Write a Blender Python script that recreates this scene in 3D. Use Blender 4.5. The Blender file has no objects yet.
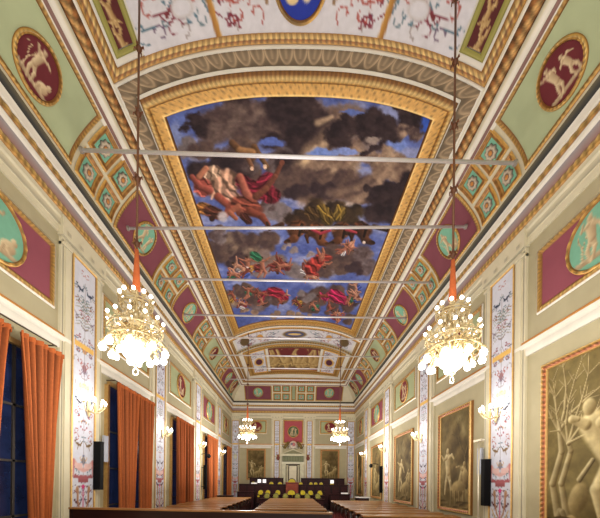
import bpy, math, random
import numpy as np
from mathutils import Vector, Matrix

PI = math.pi
SC = bpy.context.scene
COL = SC.collection

# ------------------------------------------------------------------ room numbers (metres)
H = 5.1            # half width
YF = 24.6          # end wall
E = 1.85           # eye height
Y0 = 0.6           # nearest end of the modelled hall
PIL = {'L': [2.9, 7.1, 11.2, 15.7, 20.3], 'R': [2.9, 7.3, 11.6, 16.1, 20.6]}
BAY = {'L': [5.0, 9.15, 13.45, 18.0, 22.5], 'R': [5.05, 9.45, 13.85, 18.3, 22.6]}

# ------------------------------------------------------------------ colour helpers
def c3(r, g, b):
    return np.array([r, g, b], float) / 255.0

def lin(c):
    c = np.clip(np.asarray(c, float), 0, 1)
    return np.where(c <= 0.04045, c / 12.92, ((c + 0.055) / 1.055) ** 2.4)

CREAM = c3(212, 204, 176); WHITE = c3(226, 221, 208); OLIVE = c3(172, 163, 132); OLIVE_D = c3(150, 138, 98)
GOLD = c3(200, 152, 76); GOLD_D = c3(138, 92, 44); GOLD_L = c3(232, 196, 122)
MAG = c3(136, 72, 84); GREEN = c3(168, 178, 140); TEAL = c3(118, 172, 146); DRED = c3(100, 36, 42)
MAUVE = c3(128, 98, 92); LILAC = c3(196, 188, 190); WOOD = c3(128, 82, 46); DWOOD = c3(52, 24, 20)

# ------------------------------------------------------------------ materials (all node based, colour from the painted attribute)
def mat(name, rough=0.7, metal=0.0, noise=0.12, nscale=6.0, bump=0.0, emit=0.0, emit_col=None, spec=0.3, alpha=None, wood=False):
    m = bpy.data.materials.new(name); m.use_nodes = True
    nt = m.node_tree; n = nt.nodes; l = nt.links
    b = n['Principled BSDF']
    at = n.new('ShaderNodeAttribute'); at.attribute_name = 'Col'
    tc = n.new('ShaderNodeTexCoord')
    nz = n.new('ShaderNodeTexNoise'); nz.inputs['Scale'].default_value = nscale; nz.inputs['Detail'].default_value = 5
    if wood:
        mp = n.new('ShaderNodeMapping'); mp.inputs['Scale'].default_value = (0.7, 9, 9)
        l.new(tc.outputs['Object'], mp.inputs['Vector']); l.new(mp.outputs['Vector'], nz.inputs['Vector'])
    else:
        l.new(tc.outputs['Object'], nz.inputs['Vector'])
    mr = n.new('ShaderNodeMapRange'); mr.inputs['To Min'].default_value = 1 - noise; mr.inputs['To Max'].default_value = 1 + noise
    mr.inputs['From Min'].default_value = 0.25; mr.inputs['From Max'].default_value = 0.75
    l.new(nz.outputs['Fac'], mr.inputs['Value'])
    mx = n.new('ShaderNodeVectorMath'); mx.operation = 'SCALE'
    l.new(at.outputs['Color'], mx.inputs[0]); l.new(mr.outputs['Result'], mx.inputs['Scale'])
    l.new(mx.outputs['Vector'], b.inputs['Base Color'])
    b.inputs['Roughness'].default_value = rough; b.inputs['Metallic'].default_value = metal
    b.inputs['Specular IOR Level'].default_value = spec
    if bump:
        bp = n.new('ShaderNodeBump'); bp.inputs['Strength'].default_value = bump; bp.inputs['Distance'].default_value = 0.02
        l.new(nz.outputs['Fac'], bp.inputs['Height']); l.new(bp.outputs['Normal'], b.inputs['Normal'])
    if emit:
        if emit_col is None:
            l.new(mx.outputs['Vector'], b.inputs['Emission Color'])
        else:
            b.inputs['Emission Color'].default_value = (*emit_col, 1)
        b.inputs['Emission Strength'].default_value = emit
    return m

M = dict(
    paint=mat('painted_plaster', 0.75, noise=0.06, nscale=3),
    fresco=mat('fresco_paint', 0.8, noise=0.07, nscale=9),
    gilt=mat('gilded_stucco', 0.42, 0.35, noise=0.18, nscale=14, bump=0.3, spec=0.5),
    wood=mat('polished_wood', 0.28, noise=0.25, nscale=3, wood=True, spec=0.5),
    darkwood=mat('dark_wood', 0.5, noise=0.25, nscale=3, wood=True, spec=0.15),
    cloth=mat('orange_cloth', 0.85, noise=0.12, nscale=20, bump=0.1),
    seat=mat('seat_leather', 0.5, noise=0.1, nscale=10),
    metal=mat('dull_metal', 0.4, 0.6, noise=0.05, nscale=8),
    brass=mat('chandelier_brass', 0.4, 0.25, noise=0.15, nscale=20, spec=0.6),
    black=mat('black_plastic', 0.6, noise=0.05, spec=0.1),
    stone=mat('pale_marble', 0.5, noise=0.14, nscale=4),
    carpet=mat('red_carpet', 0.95, noise=0.2, nscale=60, bump=0.2),
    pane=mat('night_window', 0.15, noise=0.5, nscale=2.5, spec=0.5, emit=0.35),
    bulb=mat('lit_bulb', 0.3, noise=0.0, emit=9.0, emit_col=(1.0, 0.97, 0.9)),
    crystal=mat('cut_crystal', 0.12, 0.0, noise=0.3, nscale=40, spec=1.0, emit=0.2),  # faint glow added to the drops, which are no lamps
    screen=mat('white_screen', 0.4, noise=0.02, emit=0.5),
)

# ------------------------------------------------------------------ mesh builder
class Acc:
    def __init__(self):
        self.v = []; self.f = []; self.c = []; self.n = 0
    def grid(self, P, C, cu=False, cv=False):
        nu, nv = P.shape[:2]
        if C.ndim == 1: C = np.broadcast_to(C, P.shape)
        idx = np.arange(nu * nv).reshape(nu, nv)
        if cu: idx = np.concatenate([idx, idx[:1]], 0)
        if cv: idx = np.concatenate([idx, idx[:, :1]], 1)
        q = np.stack([idx[:-1, :-1], idx[1:, :-1], idx[1:, 1:], idx[:-1, 1:]], -1).reshape(-1, 4) + self.n
        self.v.append(P.reshape(-1, 3)); self.c.append(np.asarray(C, float).reshape(-1, 3)); self.f.append(q); self.n += nu * nv
        return self
    def poly(self, V, F, C):
        V = np.asarray(V, float); F = np.asarray(F, int)
        self.v.append(V); self.c.append(np.broadcast_to(C, V.shape)); self.f.append(F + self.n); self.n += len(V)
        return self
    def box(self, x0, x1, y0, y1, z0, z1, C, ch=0.0):
        V = [(x, y, z) for x in (x0, x1) for y in (y0, y1) for z in (z0, z1)]
        F = [(0, 1, 3, 2), (4, 6, 7, 5), (0, 4, 5, 1), (2, 3, 7, 6), (0, 2, 6, 4), (1, 5, 7, 3)]
        V2 = []; F2 = []
        for f in F:                               # split corners keep flat shading crisp
            F2.append(tuple(range(len(V2), len(V2) + 4))); V2 += [V[i] for i in f]
        return self.poly(V2, F2, C)
    def tube(self, pts, rad, C, n=8):
        pts = np.asarray(pts, float); m = len(pts)
        rad = np.broadcast_to(np.asarray(rad, float), (m,))
        tg = np.gradient(pts, axis=0); tg /= np.linalg.norm(tg, axis=1, keepdims=True) + 1e-9
        up = np.array([0, 0, 1.0]) if abs(tg[0][2]) < 0.9 else np.array([1.0, 0, 0])
        a = np.linspace(0, 2 * PI, n, endpoint=False)
        P = np.zeros((m + 2, n, 3)); nrm = np.cross(tg[0], up); nrm /= np.linalg.norm(nrm)
        for i in range(m):
            nrm = nrm - tg[i] * np.dot(nrm, tg[i]); nrm /= np.linalg.norm(nrm) + 1e-9
            bn = np.cross(tg[i], nrm)
            P[i + 1] = pts[i] + rad[i] * (np.cos(a)[:, None] * nrm + np.sin(a)[:, None] * bn)
        P[0] = pts[0]; P[-1] = pts[-1]
        return self.grid(P, C, cv=True)
    def lathe(self, prof, C, cen=(0, 0, 0), n=16, wob=None):
        prof = np.asarray(prof, float); a = np.linspace(0, 2 * PI, n, endpoint=False)
        r = prof[:, 0][:, None] * np.ones(n)
        if wob: r = r * (1 + wob[0] * np.cos(wob[1] * a))[None, :]
        P = np.stack([cen[0] + r * np.cos(a), cen[1] + r * np.sin(a), cen[2] + np.repeat(prof[:, 1][:, None], n, 1)], -1)
        return self.grid(P, C, cv=True)
    def ball(self, cen, r, C, n=10, sz=1.0):
        t = np.linspace(0, PI, max(5, n // 2 + 1))
        return self.lathe(np.stack([np.maximum(np.sin(t), 1e-3) * r, -np.cos(t) * r * sz], 1), C, cen, n)
    def prism(self, poly, axis, a0, a1, C):
        """poly: 2-D outline; axis 'x': outline in (y,z) swept over x; 'y': outline in (x,z) swept over y"""
        poly = [tuple(p) for p in poly]; k = len(poly)
        def mk(p, a): return (a, p[0], p[1]) if axis == 'x' else (p[0], a, p[1])
        V = []; F = []
        for i in range(k):
            p, q = poly[i], poly[(i + 1) % k]
            b = len(V); V += [mk(p, a0), mk(q, a0), mk(q, a1), mk(p, a1)]; F.append((b, b + 1, b + 2, b + 3))
        cx = sum(p[0] for p in poly) / k; cz = sum(p[1] for p in poly) / k
        for a in (a0, a1):
            for i in range(k):
                p, q = poly[i], poly[(i + 1) % k]
                b = len(V); m_ = ((p[0] + q[0]) / 2, (p[1] + q[1]) / 2)
                V += [mk((cx, cz), a), mk(p, a), mk(m_, a), mk(q, a)]; F.append((b, b + 1, b + 2, b + 3))
        return self.poly(V, F, C)
    def build(self, name, m, parent=None, smooth=False, loc=None):
        V = np.concatenate(self.v); F = np.concatenate(self.f); C = lin(np.concatenate(self.c))
        me = bpy.data.meshes.new(name)
        me.vertices.add(len(V)); me.vertices.foreach_set('co', V.astype(np.float32).ravel())
        me.loops.add(F.size); me.loops.foreach_set('vertex_index', F.astype(np.int32).ravel())
        me.polygons.add(len(F)); me.polygons.foreach_set('loop_start', np.arange(0, F.size, 4, dtype=np.int32))
        me.polygons.foreach_set('use_smooth', np.full(len(F), smooth))
        me.update(calc_edges=True); me.validate()
        ca = me.color_attributes.new('Col', 'FLOAT_COLOR', 'POINT')
        ca.data.foreach_set('color', np.concatenate([C, np.ones((len(C), 1))], 1).astype(np.float32).ravel())
        me.materials.append(m)
        o = bpy.data.objects.new(name, me); COL.objects.link(o)
        if parent is not None: o.parent = parent
        if loc is not None: o.location = loc
        return o

def empty(name, loc=(0, 0, 0), rz=0.0):
    o = bpy.data.objects.new(name, None); COL.objects.link(o); o.location = loc; o.rotation_euler = (0, 0, rz); o.empty_display_size = 0.1
    return o
def tag(o, label, cat, group=None):
    o['label'] = label; o['category'] = cat
    if group: o['group'] = group
    return o
def struct(o):
    o['kind'] = 'structure'; return o
def copy_tree(o, parent=None):
    c = o.copy(); COL.objects.link(c)
    if parent is not None: c.parent = parent
    for ch in list(o.children): copy_tree(ch, c)
    return c

# ------------------------------------------------------------------ noise and painting
def vnoise(x, y, seed=0):
    xi = np.floor(x).astype(np.int64); yi = np.floor(y).astype(np.int64); fx = x - xi; fy = y - yi
    def hsh(a, b):
        h_ = (a * 374761393 + b * 668265263 + seed * 1274126177) & 0xFFFFFFFF
        h_ = ((h_ ^ (h_ >> 13)) * 1274126177) & 0xFFFFFFFF
        return ((h_ ^ (h_ >> 16)) & 0xFFFF) / 65535.0
    ux = fx * fx * (3 - 2 * fx); uy = fy * fy * (3 - 2 * fy)
    a = hsh(xi, yi) * (1 - ux) + hsh(xi + 1, yi) * ux
    b = hsh(xi, yi + 1) * (1 - ux) + hsh(xi + 1, yi + 1) * ux
    return a * (1 - uy) + b * uy
def fbm(x, y, seed=0, o=5):
    s = 0; a = 0.5; t = 0
    for i in range(o):
        s = s + a * vnoise(x, y, seed + i * 17); t += a; a *= 0.5; x = x * 2.03 + 5.1; y = y * 2.03 + 1.7
    return s / t
def sstep(a, b, x):
    t = np.clip((x - a) / (b - a + 1e-12), 0, 1); return t * t * (3 - 2 * t)

class Cv:
    """a painter's canvas over any grid of surface coordinates"""
    def __init__(self, S, T, base):
        self.S, self.T = S, T
        self.C = np.broadcast_to(np.asarray(base, float), S.shape + (3,)).copy()
        self.b = [(S.min(1), S.max(1)), (T.min(1), T.max(1)), (S.min(0), S.max(0)), (T.min(0), T.max(0))]
    def sub(self, x0, x1, y0, y1):
        r = (self.b[0][0] <= x1) & (self.b[0][1] >= x0) & (self.b[1][0] <= y1) & (self.b[1][1] >= y0)
        c = (self.b[2][0] <= x1) & (self.b[2][1] >= x0) & (self.b[3][0] <= y1) & (self.b[3][1] >= y0)
        if not r.any() or not c.any(): return None
        r = np.nonzero(r)[0]; c = np.nonzero(c)[0]
        return (slice(r[0], r[-1] + 1), slice(c[0], c[-1] + 1))
    def mix(self, m, col, k=Ellipsis):
        m = np.clip(m, 0, 1)[..., None]
        self.C[k] = self.C[k] * (1 - m) + m * np.asarray(col)
    def ell(self, x, y, rx, ry, col, rot=0.0, soft=.15, a=1.0, col2=None, warp=None):
        g = max(rx, ry) * (1 + soft) + (np.abs(warp[0]).max() + np.abs(warp[1]).max() if warp is not None else 0)
        k = self.sub(x - g, x + g, y - g, y + g)
        if k is None: return
        dx = self.S[k] - x; dy = self.T[k] - y
        if warp is not None: dx = dx + warp[0][k]; dy = dy + warp[1][k]
        c, s = math.cos(rot), math.sin(rot)
        d = np.sqrt(((dx * c + dy * s) / rx) ** 2 + ((-dx * s + dy * c) / ry) ** 2)
        m = a * sstep(1 + soft, 1 - soft, d)
        if col2 is not None:
            q = np.clip(.5 + .5 * (dx / rx * .6 + dy / ry * -.6), 0, 1)[..., None]
            col = np.asarray(col) * (1 - q) + np.asarray(col2) * q
        self.mix(m, col, k)
    def stroke(self, pts, r0, r1, col, col2=None, a=1.0, soft=.25):
        n = len(pts) - 1
        for i in range(n):
            (x0, y0), (x1, y1) = pts[i], pts[i + 1]; g = max(r0, r1) * (1 + soft)
            b = self.sub(min(x0, x1) - g, max(x0, x1) + g, min(y0, y1) - g, max(y0, y1) + g)
            if b is None: continue
            vx, vy = x1 - x0, y1 - y0; L2 = vx * vx + vy * vy + 1e-9; S = self.S[b]; T = self.T[b]
            k = np.clip(((S - x0) * vx + (T - y0) * vy) / L2, 0, 1)
            ex, ey = S - x0 - k * vx, T - y0 - k * vy
            r = r0 + (r1 - r0) * ((i + k) / n)
            m = a * sstep(1 + soft, 1 - soft, np.sqrt(ex * ex + ey * ey) / r); cc = col
            if col2 is not None:
                q = np.clip(.5 + .55 * (ex * .75 - ey * .65) / r, 0, 1)[..., None]
                cc = np.asarray(col) * (1 - q) + np.asarray(col2) * q
            self.mix(m, cc, b)
    def rect(self, x0, x1, y0, y1, col, a=1.0):
        self.mix(a * ((self.S >= x0) & (self.S <= x1) & (self.T >= y0) & (self.T <= y1)), col)

def figure(cv, x, y, h, rng, lt, dk, lean=None):
    """a generic nude figure of height h, feet near y, painted as a pale relief"""
    ln = rng.uniform(-0.25, 0.25) if lean is None else lean
    hip = (x, y + 0.48 * h); ch = (x + ln * h * 0.5, y + 0.78 * h); hd = (ch[0] + ln * 0.12 * h, y + 0.93 * h)
    for s in (-1, 1):
        kn = (x + s * h * rng.uniform(.06, .16), y + .26 * h); ft = (kn[0] + rng.uniform(-.08, .1) * h, y)
        cv.stroke([hip, kn, ft], .072 * h, .03 * h, lt, dk)
    cv.stroke([hip, ch], .085 * h, .115 * h, lt, dk)
    for s in (-1, 1):
        el = (ch[0] + s * h * rng.uniform(.14, .2), ch[1] + rng.uniform(-.14, .1) * h); hn = (el[0] + s * rng.uniform(-.06, .16) * h, el[1] + rng.uniform(-.16, .16) * h)
        cv.stroke([(ch[0] + s * .06 * h, ch[1] + .01 * h), el, hn], .045 * h, .022 * h, lt, dk)
    cv.ell(hd[0], hd[1], .055 * h, .07 * h, lt, col2=dk)

def bare_tree(cv, x, y, h, lt, dk, rng, depth=4):
    def br(p, ang, L, r, d):
        q = (p[0] + math.cos(ang) * L, p[1] + math.sin(ang) * L)
        mid = ((p[0] + q[0]) / 2 + rng.uniform(-.06, .06) * L, (p[1] + q[1]) / 2)
        cv.stroke([p, mid, q], r, r * .65, lt, dk)
        if d > 0:
            for s in (-1, 1):
                br(q, ang + s * rng.uniform(.2, .55), L * rng.uniform(.55, .75), r * .58, d - 1)
    br((x, y), PI / 2 + rng.uniform(-.1, .1), h * .4, h * .034, depth)

def scrolls(cv, x0, x1, y0, y1, n, seed, k=1.0):
    """fine mirrored tendrils, sprays and beads on |x|"""
    rng = random.Random(seed); PP = [c3(120, 44, 58), c3(70, 104, 122), c3(96, 118, 128), c3(160, 70, 60), c3(150, 140, 138), c3(104, 84, 108)]
    for i in range(n):
        x = rng.uniform(x0, x1); y = rng.uniform(y0, y1); q = rng.uniform(0, 6.3); R_ = rng.uniform(.05, .17) * k; c = rng.choice(PP); dr = rng.choice((-1, 1))
        pts = [(x + R_ * (1 - .16 * z) * math.cos(q + dr * z), y + R_ * (1 - .16 * z) * math.sin(q + dr * z)) for z in np.linspace(0, 4.6, 9)]
        cv.stroke(pts, .012 * k, .009 * k, c, a=.75)
        for j in range(3): cv.ell(pts[j * 3][0], pts[j * 3][1], .026 * k, .018 * k, c, rng.uniform(0, 3), a=.9)
        if i % 4 == 0: cv.stroke([(x, y), (x + rng.uniform(-.3, .3) * k, y + rng.uniform(-.2, .2) * k)], .02 * k, .006 * k, rng.choice(PP), a=.9)
PAL = [c3(146, 62, 78), c3(84, 100, 138), c3(112, 132, 104), c3(196, 152, 92), c3(128, 100, 116), c3(86, 78, 88), c3(176, 108, 100)]
def grotesque(S, T, w, t0, t1, seed, base=c3(208, 210, 222)):
    """tendrils, birds, vases, a gold banner and a pink drape painted on a whitish ground"""
    rng = random.Random(seed); hw = w / 2
    cv = Cv(np.abs(S) * (1 + 0 * T), T, base)
    cv.C *= (.97 + .06 * fbm(S * 6, T * 6, seed))[..., None]
    n = int((t1 - t0) * 9)
    scrolls(cv, 0, hw * .86, t0 + .1, t1 - .1, n, seed, w * 1.0)
    t = t0 + .3; lw = w * .02
    while t < t1 - .2:
        k = rng.randrange(4); a = rng.choice(PAL); b = rng.choice(PAL)
        if k == 0:      # bird or beast pair
            cv.ell(hw * .5, t, hw * .26, w * .045, a * .6, .4); cv.ell(hw * .76, t + w * .1, w * .04, w * .035, a * .6); cv.stroke([(hw * .3, t - w * .03), (hw * .1, t + w * .12)], lw * 1.4, lw * .5, a * .6); cv.stroke([(hw * .5, t), (hw * .55, t - w * .16)], lw, lw * .6, a * .6)
        elif k == 1:    # sprays
            for j in range(4): cv.stroke([(hw * .05, t + j * w * .1), (hw * .4, t + w * .1 + j * w * .1), (hw * .85, t + j * w * .09)], lw * .9, lw * .4, (c3(140, 128, 96), c3(110, 120, 100))[j % 2], a=.8)
        elif k == 2:    # vase
            cv.ell(0, t, hw * .2, w * .13, a, col2=b); cv.ell(0, t + w * .17, hw * .1, w * .04, b); cv.stroke([(hw * .2, t), (hw * .36, t + w * .1), (hw * .2, t + w * .14)], lw * .7, lw * .5, a)
        else:           # flower cluster
            for j in range(6): cv.ell(hw * rng.uniform(0, .5), t + rng.uniform(-.1, .1) * w * 2, w * .03, w * .03, rng.choice(PAL))
        cv.stroke([(0, t - w * .3), (0, t + w * .3)], lw * .4, lw * .4, c3(150, 142, 146), a=.7)
        t += w * rng.uniform(.5, .75)
    if w > .3:
        z = E
        cv.rect(0, hw * .9, z + 3.1, z + 3.22, c3(224, 182, 100))
        cv.ell(0, z + 2.1, hw * .5, .2, c3(206, 208, 150), a=.7); cv.ell(0, z + 2.05, hw * .3, .14, c3(220, 214, 200), a=.8)
        cv.stroke([(0, z + .25), (hw * .45, z + .3), (hw * .88, z + .46)], .05, .05, c3(210, 164, 158))
        cv.rect(hw * .1, hw * .8, z + .28, z + .42, c3(220, 184, 178)); cv.stroke([(hw * .88, z + .48), (hw * .88, z + .12)], .025, .02, c3(196, 124, 122))
        cv.ell(hw * .2, z + .08, hw * .35, .05, c3(164, 92, 98)); cv.ell(hw * .65, z + .1, hw * .22, .04, c3(164, 92, 98)); cv.rect(0, hw * .45, z - .03, z + .03, c3(150, 84, 88))
        cv.ell(hw * .55, z - .2, .05, .08, c3(180, 138, 104)); cv.stroke([(hw * .52, z - .2), (hw * .5, z - .45), (hw * .3, z - .7), (hw * .1, z - .8)], .035, .02, c3(190, 150, 116), c3(150, 104, 84))
        cv.stroke([(0, z - .2), (0, z - 1.1)], .02, .02, c3(196, 36, 104)); cv.ell(0, z - .14, .05, .05, c3(206, 60, 120)); cv.stroke([(.03, z - .9), (hw * .5, z - .8), (hw * .8, z - .6)], .018, .014, c3(196, 160, 96))
    return cv.C

# ------------------------------------------------------------------ surfaces: f(s, t, off) -> xyz
_th = np.linspace(0, PI / 2, 80)
CV_D = .28 + .97 * (1 - np.cos(_th)); CV_H = 6.62 + 1.31 * (.5 * np.sin(_th) + .5 * (1 - np.cos(_th)))
_arc = np.concatenate([[0], np.cumsum(np.hypot(np.diff(CV_D), np.diff(CV_H)))])
_tg = np.stack([np.gradient(CV_D, _arc), np.gradient(CV_H, _arc)], 1); _tg /= np.linalg.norm(_tg, axis=1, keepdims=True)
ARC = float(_arc[-1])
def vault_h(x, y):
    ax = np.abs(x); dx = H - ax; dy = YF - y
    g = 1 - (1 - np.clip((dy - 1.25) / 4.5, 0, 1)) ** 2
    hv = 7.93 + .91 * (1 - np.clip(ax / 3.85, 0, 1) ** 2.5) * g
    d = np.minimum(dx, dy)
    return np.where(d < 1.25, np.interp(d, CV_D, CV_H), hv)
def surf_wall(side):
    def f(s, t, off=0.0):
        s, t, off = np.broadcast_arrays(np.asarray(s, float), np.asarray(t, float), np.asarray(off, float))
        if side == 'L': return np.stack([-H + off, s, t], -1)
        if side == 'R': return np.stack([H - off, s, t], -1)
        return np.stack([s, YF - off, t], -1)
    return f
def surf_cove(side):
    def f(s, t, off=0.0):
        s, t, off = np.broadcast_arrays(np.asarray(s, float), np.asarray(t, float), np.asarray(off, float))
        d = np.interp(t, _arc, CV_D); h = np.interp(t, _arc, CV_H)
        td = np.interp(t, _arc, _tg[:, 0]); th = np.interp(t, _arc, _tg[:, 1])
        d = d + off * th; h = E + h - off * td
        if side == 'L': return np.stack([-H + d, s, h], -1)
        if side == 'R': return np.stack([H - d, s, h], -1)
        return np.stack([s, YF - d, h], -1)
    return f
def surf_ceil(s, t, off=0.0):
    s, t, off = np.broadcast_arrays(np.asarray(s, float), np.asarray(t, float), np.asarray(off, float))
    return np.stack([s, t, E + vault_h(s, t) - off], -1)
WALL = {k: surf_wall(k) for k in 'LRE'}; COVE = {k: surf_cove(k) for k in 'LRE'}

def field(acc, f, s0, s1, t0, t1, off, colfn, ds=.04, dt=None):
    nu = max(2, int((s1 - s0) / ds) + 1); nv = max(2, int((t1 - t0) / (dt or ds)) + 1)
    S, T = np.meshgrid(np.linspace(s0, s1, nu), np.linspace(t0, t1, nv), indexing='ij')
    C = colfn(S, T) if callable(colfn) else colfn
    return acc.grid(f(S, T, off), C)
def oval(acc, f, cs, ct, rs, rt, off, colfn, n=40, m=14, p=2.0):
    a = np.linspace(0, 2 * PI, n, endpoint=False); r = np.linspace(0.001, 1, m)
    A, R_ = np.meshgrid(a, r, indexing='ij')
    S = cs + rs * R_ * np.cos(A); T = ct + rt * R_ * np.sin(A)
    return acc.grid(f(S, T, off), colfn(S, T) if callable(colfn) else colfn, cu=True)
def rect_path(s0, s1, t0, t1, ds):
    ps = []
    for (a, b, c, d) in ((s0, t0, s1, t0), (s1, t0, s1, t1), (s1, t1, s0, t1), (s0, t1, s0, t0)):
        n = max(2, int(math.hypot(c - a, d - b) / ds))
        k = np.arange(n) / n
        ps.append(np.stack([a + (c - a) * k, b + (d - b) * k], 1))
    return ps
def frame_rect(acc, f, s0, s1, t0, t1, w, prof, ds=.05, off=0.0, pat=None, wt=None):
    """frame strip of width w growing inward; prof: list of (frac 0..1 across, height, colour); pat(L, frac)-> multiplier or None"""
    out = rect_path(s0, s1, t0, t1, ds)
    inn = []
    for k, p in enumerate(out):                      # the same parameters on the inner rectangle -> mitred corners
        q = p.copy()
        a0, a1 = s0 + w, s1 - w; b0, b1 = t0 + (wt or w), t1 - (wt or w)
        q[:, 0] = a0 + (p[:, 0] - s0) / (s1 - s0) * (a1 - a0); q[:, 1] = b0 + (p[:, 1] - t0) / (t1 - t0) * (b1 - b0)
        inn.append(q)
    out = np.concatenate(out); inn = np.concatenate(inn)
    _frame(acc, f, out, inn, prof, off, pat)
def frame_oval(acc, f, cs, ct, rs, rt, w, prof, n=48, off=0.0, pat=None):
    a = np.linspace(0, 2 * PI, n, endpoint=False)
    out = np.stack([cs + (rs + w) * np.cos(a), ct + (rt + w) * np.sin(a)], 1)
    inn = np.stack([cs + rs * np.cos(a), ct + rt * np.sin(a)], 1)
    _frame(acc, f, out, inn, prof, off, pat)
def _frame(acc, f, out, inn, prof, off, pat):
    L = np.concatenate([[0], np.cumsum(np.linalg.norm(np.diff(out, axis=0), axis=1))])
    fr = np.array([p[0] for p in prof]); hh = np.array([p[1] for p in prof]); cc = np.array([p[2] for p in prof])
    Q = out[:, None, :] * (1 - fr)[None, :, None] + inn[:, None, :] * fr[None, :, None]
    C = np.broadcast_to(cc[None], (len(out), len(fr), 3)).copy()
    HH = np.broadcast_to(hh[None], (len(out), len(fr))).copy()
    if pat is not None:
        mul, dh = pat(L[:, None], fr[None, :]); C = C * np.broadcast_to(mul, HH.shape)[..., None]; HH = HH + dh
    acc.grid(f(Q[..., 0], Q[..., 1], off + HH), np.clip(C, 0, 1), cu=True)
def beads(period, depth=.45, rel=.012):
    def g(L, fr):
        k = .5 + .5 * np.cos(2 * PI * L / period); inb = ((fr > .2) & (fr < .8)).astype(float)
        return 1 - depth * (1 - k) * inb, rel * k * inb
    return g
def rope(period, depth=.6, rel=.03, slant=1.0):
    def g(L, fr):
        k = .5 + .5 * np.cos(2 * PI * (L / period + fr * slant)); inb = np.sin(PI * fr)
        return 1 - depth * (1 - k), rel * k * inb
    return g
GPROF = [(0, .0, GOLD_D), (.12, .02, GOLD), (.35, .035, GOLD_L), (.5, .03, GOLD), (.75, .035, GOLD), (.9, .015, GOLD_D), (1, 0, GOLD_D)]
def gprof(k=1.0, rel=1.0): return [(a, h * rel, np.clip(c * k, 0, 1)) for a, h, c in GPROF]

# ------------------------------------------------------------------ camera
CX = -.06
cam = bpy.data.cameras.new('camera'); co = bpy.data.objects.new('camera', cam); COL.objects.link(co)
cam.sensor_fit = 'HORIZONTAL'; cam.sensor_width = 36; cam.lens = 18.0
cam.shift_x = (300 - 292) / 600; cam.shift_y = (483 - 259) / 600; cam.clip_start = .05; cam.clip_end = 100
ROLL = math.radians(.6)
co.matrix_world = Matrix.Translation((CX, 0, E)) @ Matrix.Rotation(PI / 2, 4, 'X') @ Matrix.Rotation(ROLL, 4, 'Z')
SC.camera = co
def layout(X, Y, Z):
    """fresco layout coordinates: the plan of the vault as the photograph lays it out"""
    u = 300 * (X - CX) / Y; v = -300 * (Z - E) / Y
    c, s = math.cos(ROLL), math.sin(ROLL)
    return 292 + u * c - v * s, 483 + u * s + v * c

# ------------------------------------------------------------------ shell
a = Acc(); a.box(-H - .3, H + .3, -6, YF + .3, -.12, 0, c3(74, 48, 34)); struct(a.build('floor', M['wood']))
for nm, x0, x1 in (('aisle carpet', -2.36, -1.36), ('aisle carpet', 1.18, 1.84)):
    a = Acc(); a.box(x0, x1, 4, 18.2, .0, .012, c3(196, 84, 84)); o = a.build('carpet_runner', M['carpet'])
    tag(o, 'red carpet runner in the aisle between middle benches and ' + ('left' if x0 < 0 else 'right') + ' benches', 'carpet')

def wallcol(S, T):
    cv = Cv(S, T, OLIVE); z = T - E
    cv.mix((z < 2.85) * .25, c3(196, 184, 146))
    return cv.C
for k, nm in (('L', 'wall_left'), ('R', 'wall_right')):
    a = Acc(); field(a, WALL[k], -6, YF, 0, E + 5.4, 0, wallcol, .4)
    x = -H if k == 'L' else H; sx = -1 if k == 'L' else 1
    a.box(min(x + sx * .02, x + sx * .3), max(x + sx * .02, x + sx * .3), -6, YF, 0, E + 6.8, OLIVE)
    struct(a.build(nm, M['paint']))
a = Acc(); field(a, WALL['E'], -H, H, 0, E + 5.4, 0, wallcol, .3); a.box(-H - .3, H + .3, YF + .02, YF + .3, 0, E + 8, OLIVE); struct(a.build('wall_back', M['paint']))

# sweeps round the three walls
def course(acc, prof, cols, pattern=None, y0=Y0, ds=.05, sides='LRE'):
    """prof: [(d, h)] across; cols: colour per profile point; pattern(L, k) -> (mul, extra d)"""
    d = np.array([p[0] for p in prof]); h = np.array([p[1] for p in prof]); cc = np.array(cols)
    for side in sides:
        Lmax = (YF - y0) if side != 'E' else 2 * H
        n = int(Lmax / ds) + 1; u = np.linspace(0, 1, n)[:, None]
        dd = np.broadcast_to(d[None], (n, len(d))).copy(); C = np.broadcast_to(cc[None], (n, len(d), 3)).copy()
        Ln = u * Lmax
        if pattern is not None:
            mul, ex = pattern(Ln, np.linspace(0, 1, len(d))[None, :]); C = C * np.broadcast_to(mul, dd.shape)[..., None]; dd = dd + ex
        if side == 'E':
            x = (-H + dd) + u * (2 * H - 2 * dd); P = np.stack([x, YF - dd, np.broadcast_to(E + h, dd.shape)], -1)
        else:
            y = y0 + u * (YF - dd - y0); sx = -1 if side == 'L' else 1
            P = np.stack([sx * (H - dd), y, np.broadcast_to(E + h, dd.shape)], -1)
        acc.grid(P, np.clip(C, 0, 1))
def trim(i, acc, m='paint', smooth=False): return struct(acc.build('trim_%d' % i, M[m], smooth=smooth))
a = Acc(); course(a, [(0, 5.28), (.05, 5.28), (.05, 5.42), (.07, 5.43), (.07, 5.56), (.1, 5.6), (.1, 5.7)], [CREAM * .9, CREAM, CREAM, CREAM * .8, CREAM, CREAM * .95, CREAM], ds=.5); trim(1, a)
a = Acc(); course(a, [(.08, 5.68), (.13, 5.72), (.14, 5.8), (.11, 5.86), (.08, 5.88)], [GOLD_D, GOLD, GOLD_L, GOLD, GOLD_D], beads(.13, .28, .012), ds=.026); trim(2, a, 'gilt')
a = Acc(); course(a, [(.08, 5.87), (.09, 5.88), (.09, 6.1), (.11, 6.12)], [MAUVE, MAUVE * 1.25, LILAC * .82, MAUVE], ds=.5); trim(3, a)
a = Acc(); course(a, [(.1, 6.1), (.14, 6.13), (.15, 6.18), (.15, 6.2)], [WHITE, WHITE, WHITE, WHITE * .7], ds=.5); trim(4, a)
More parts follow.
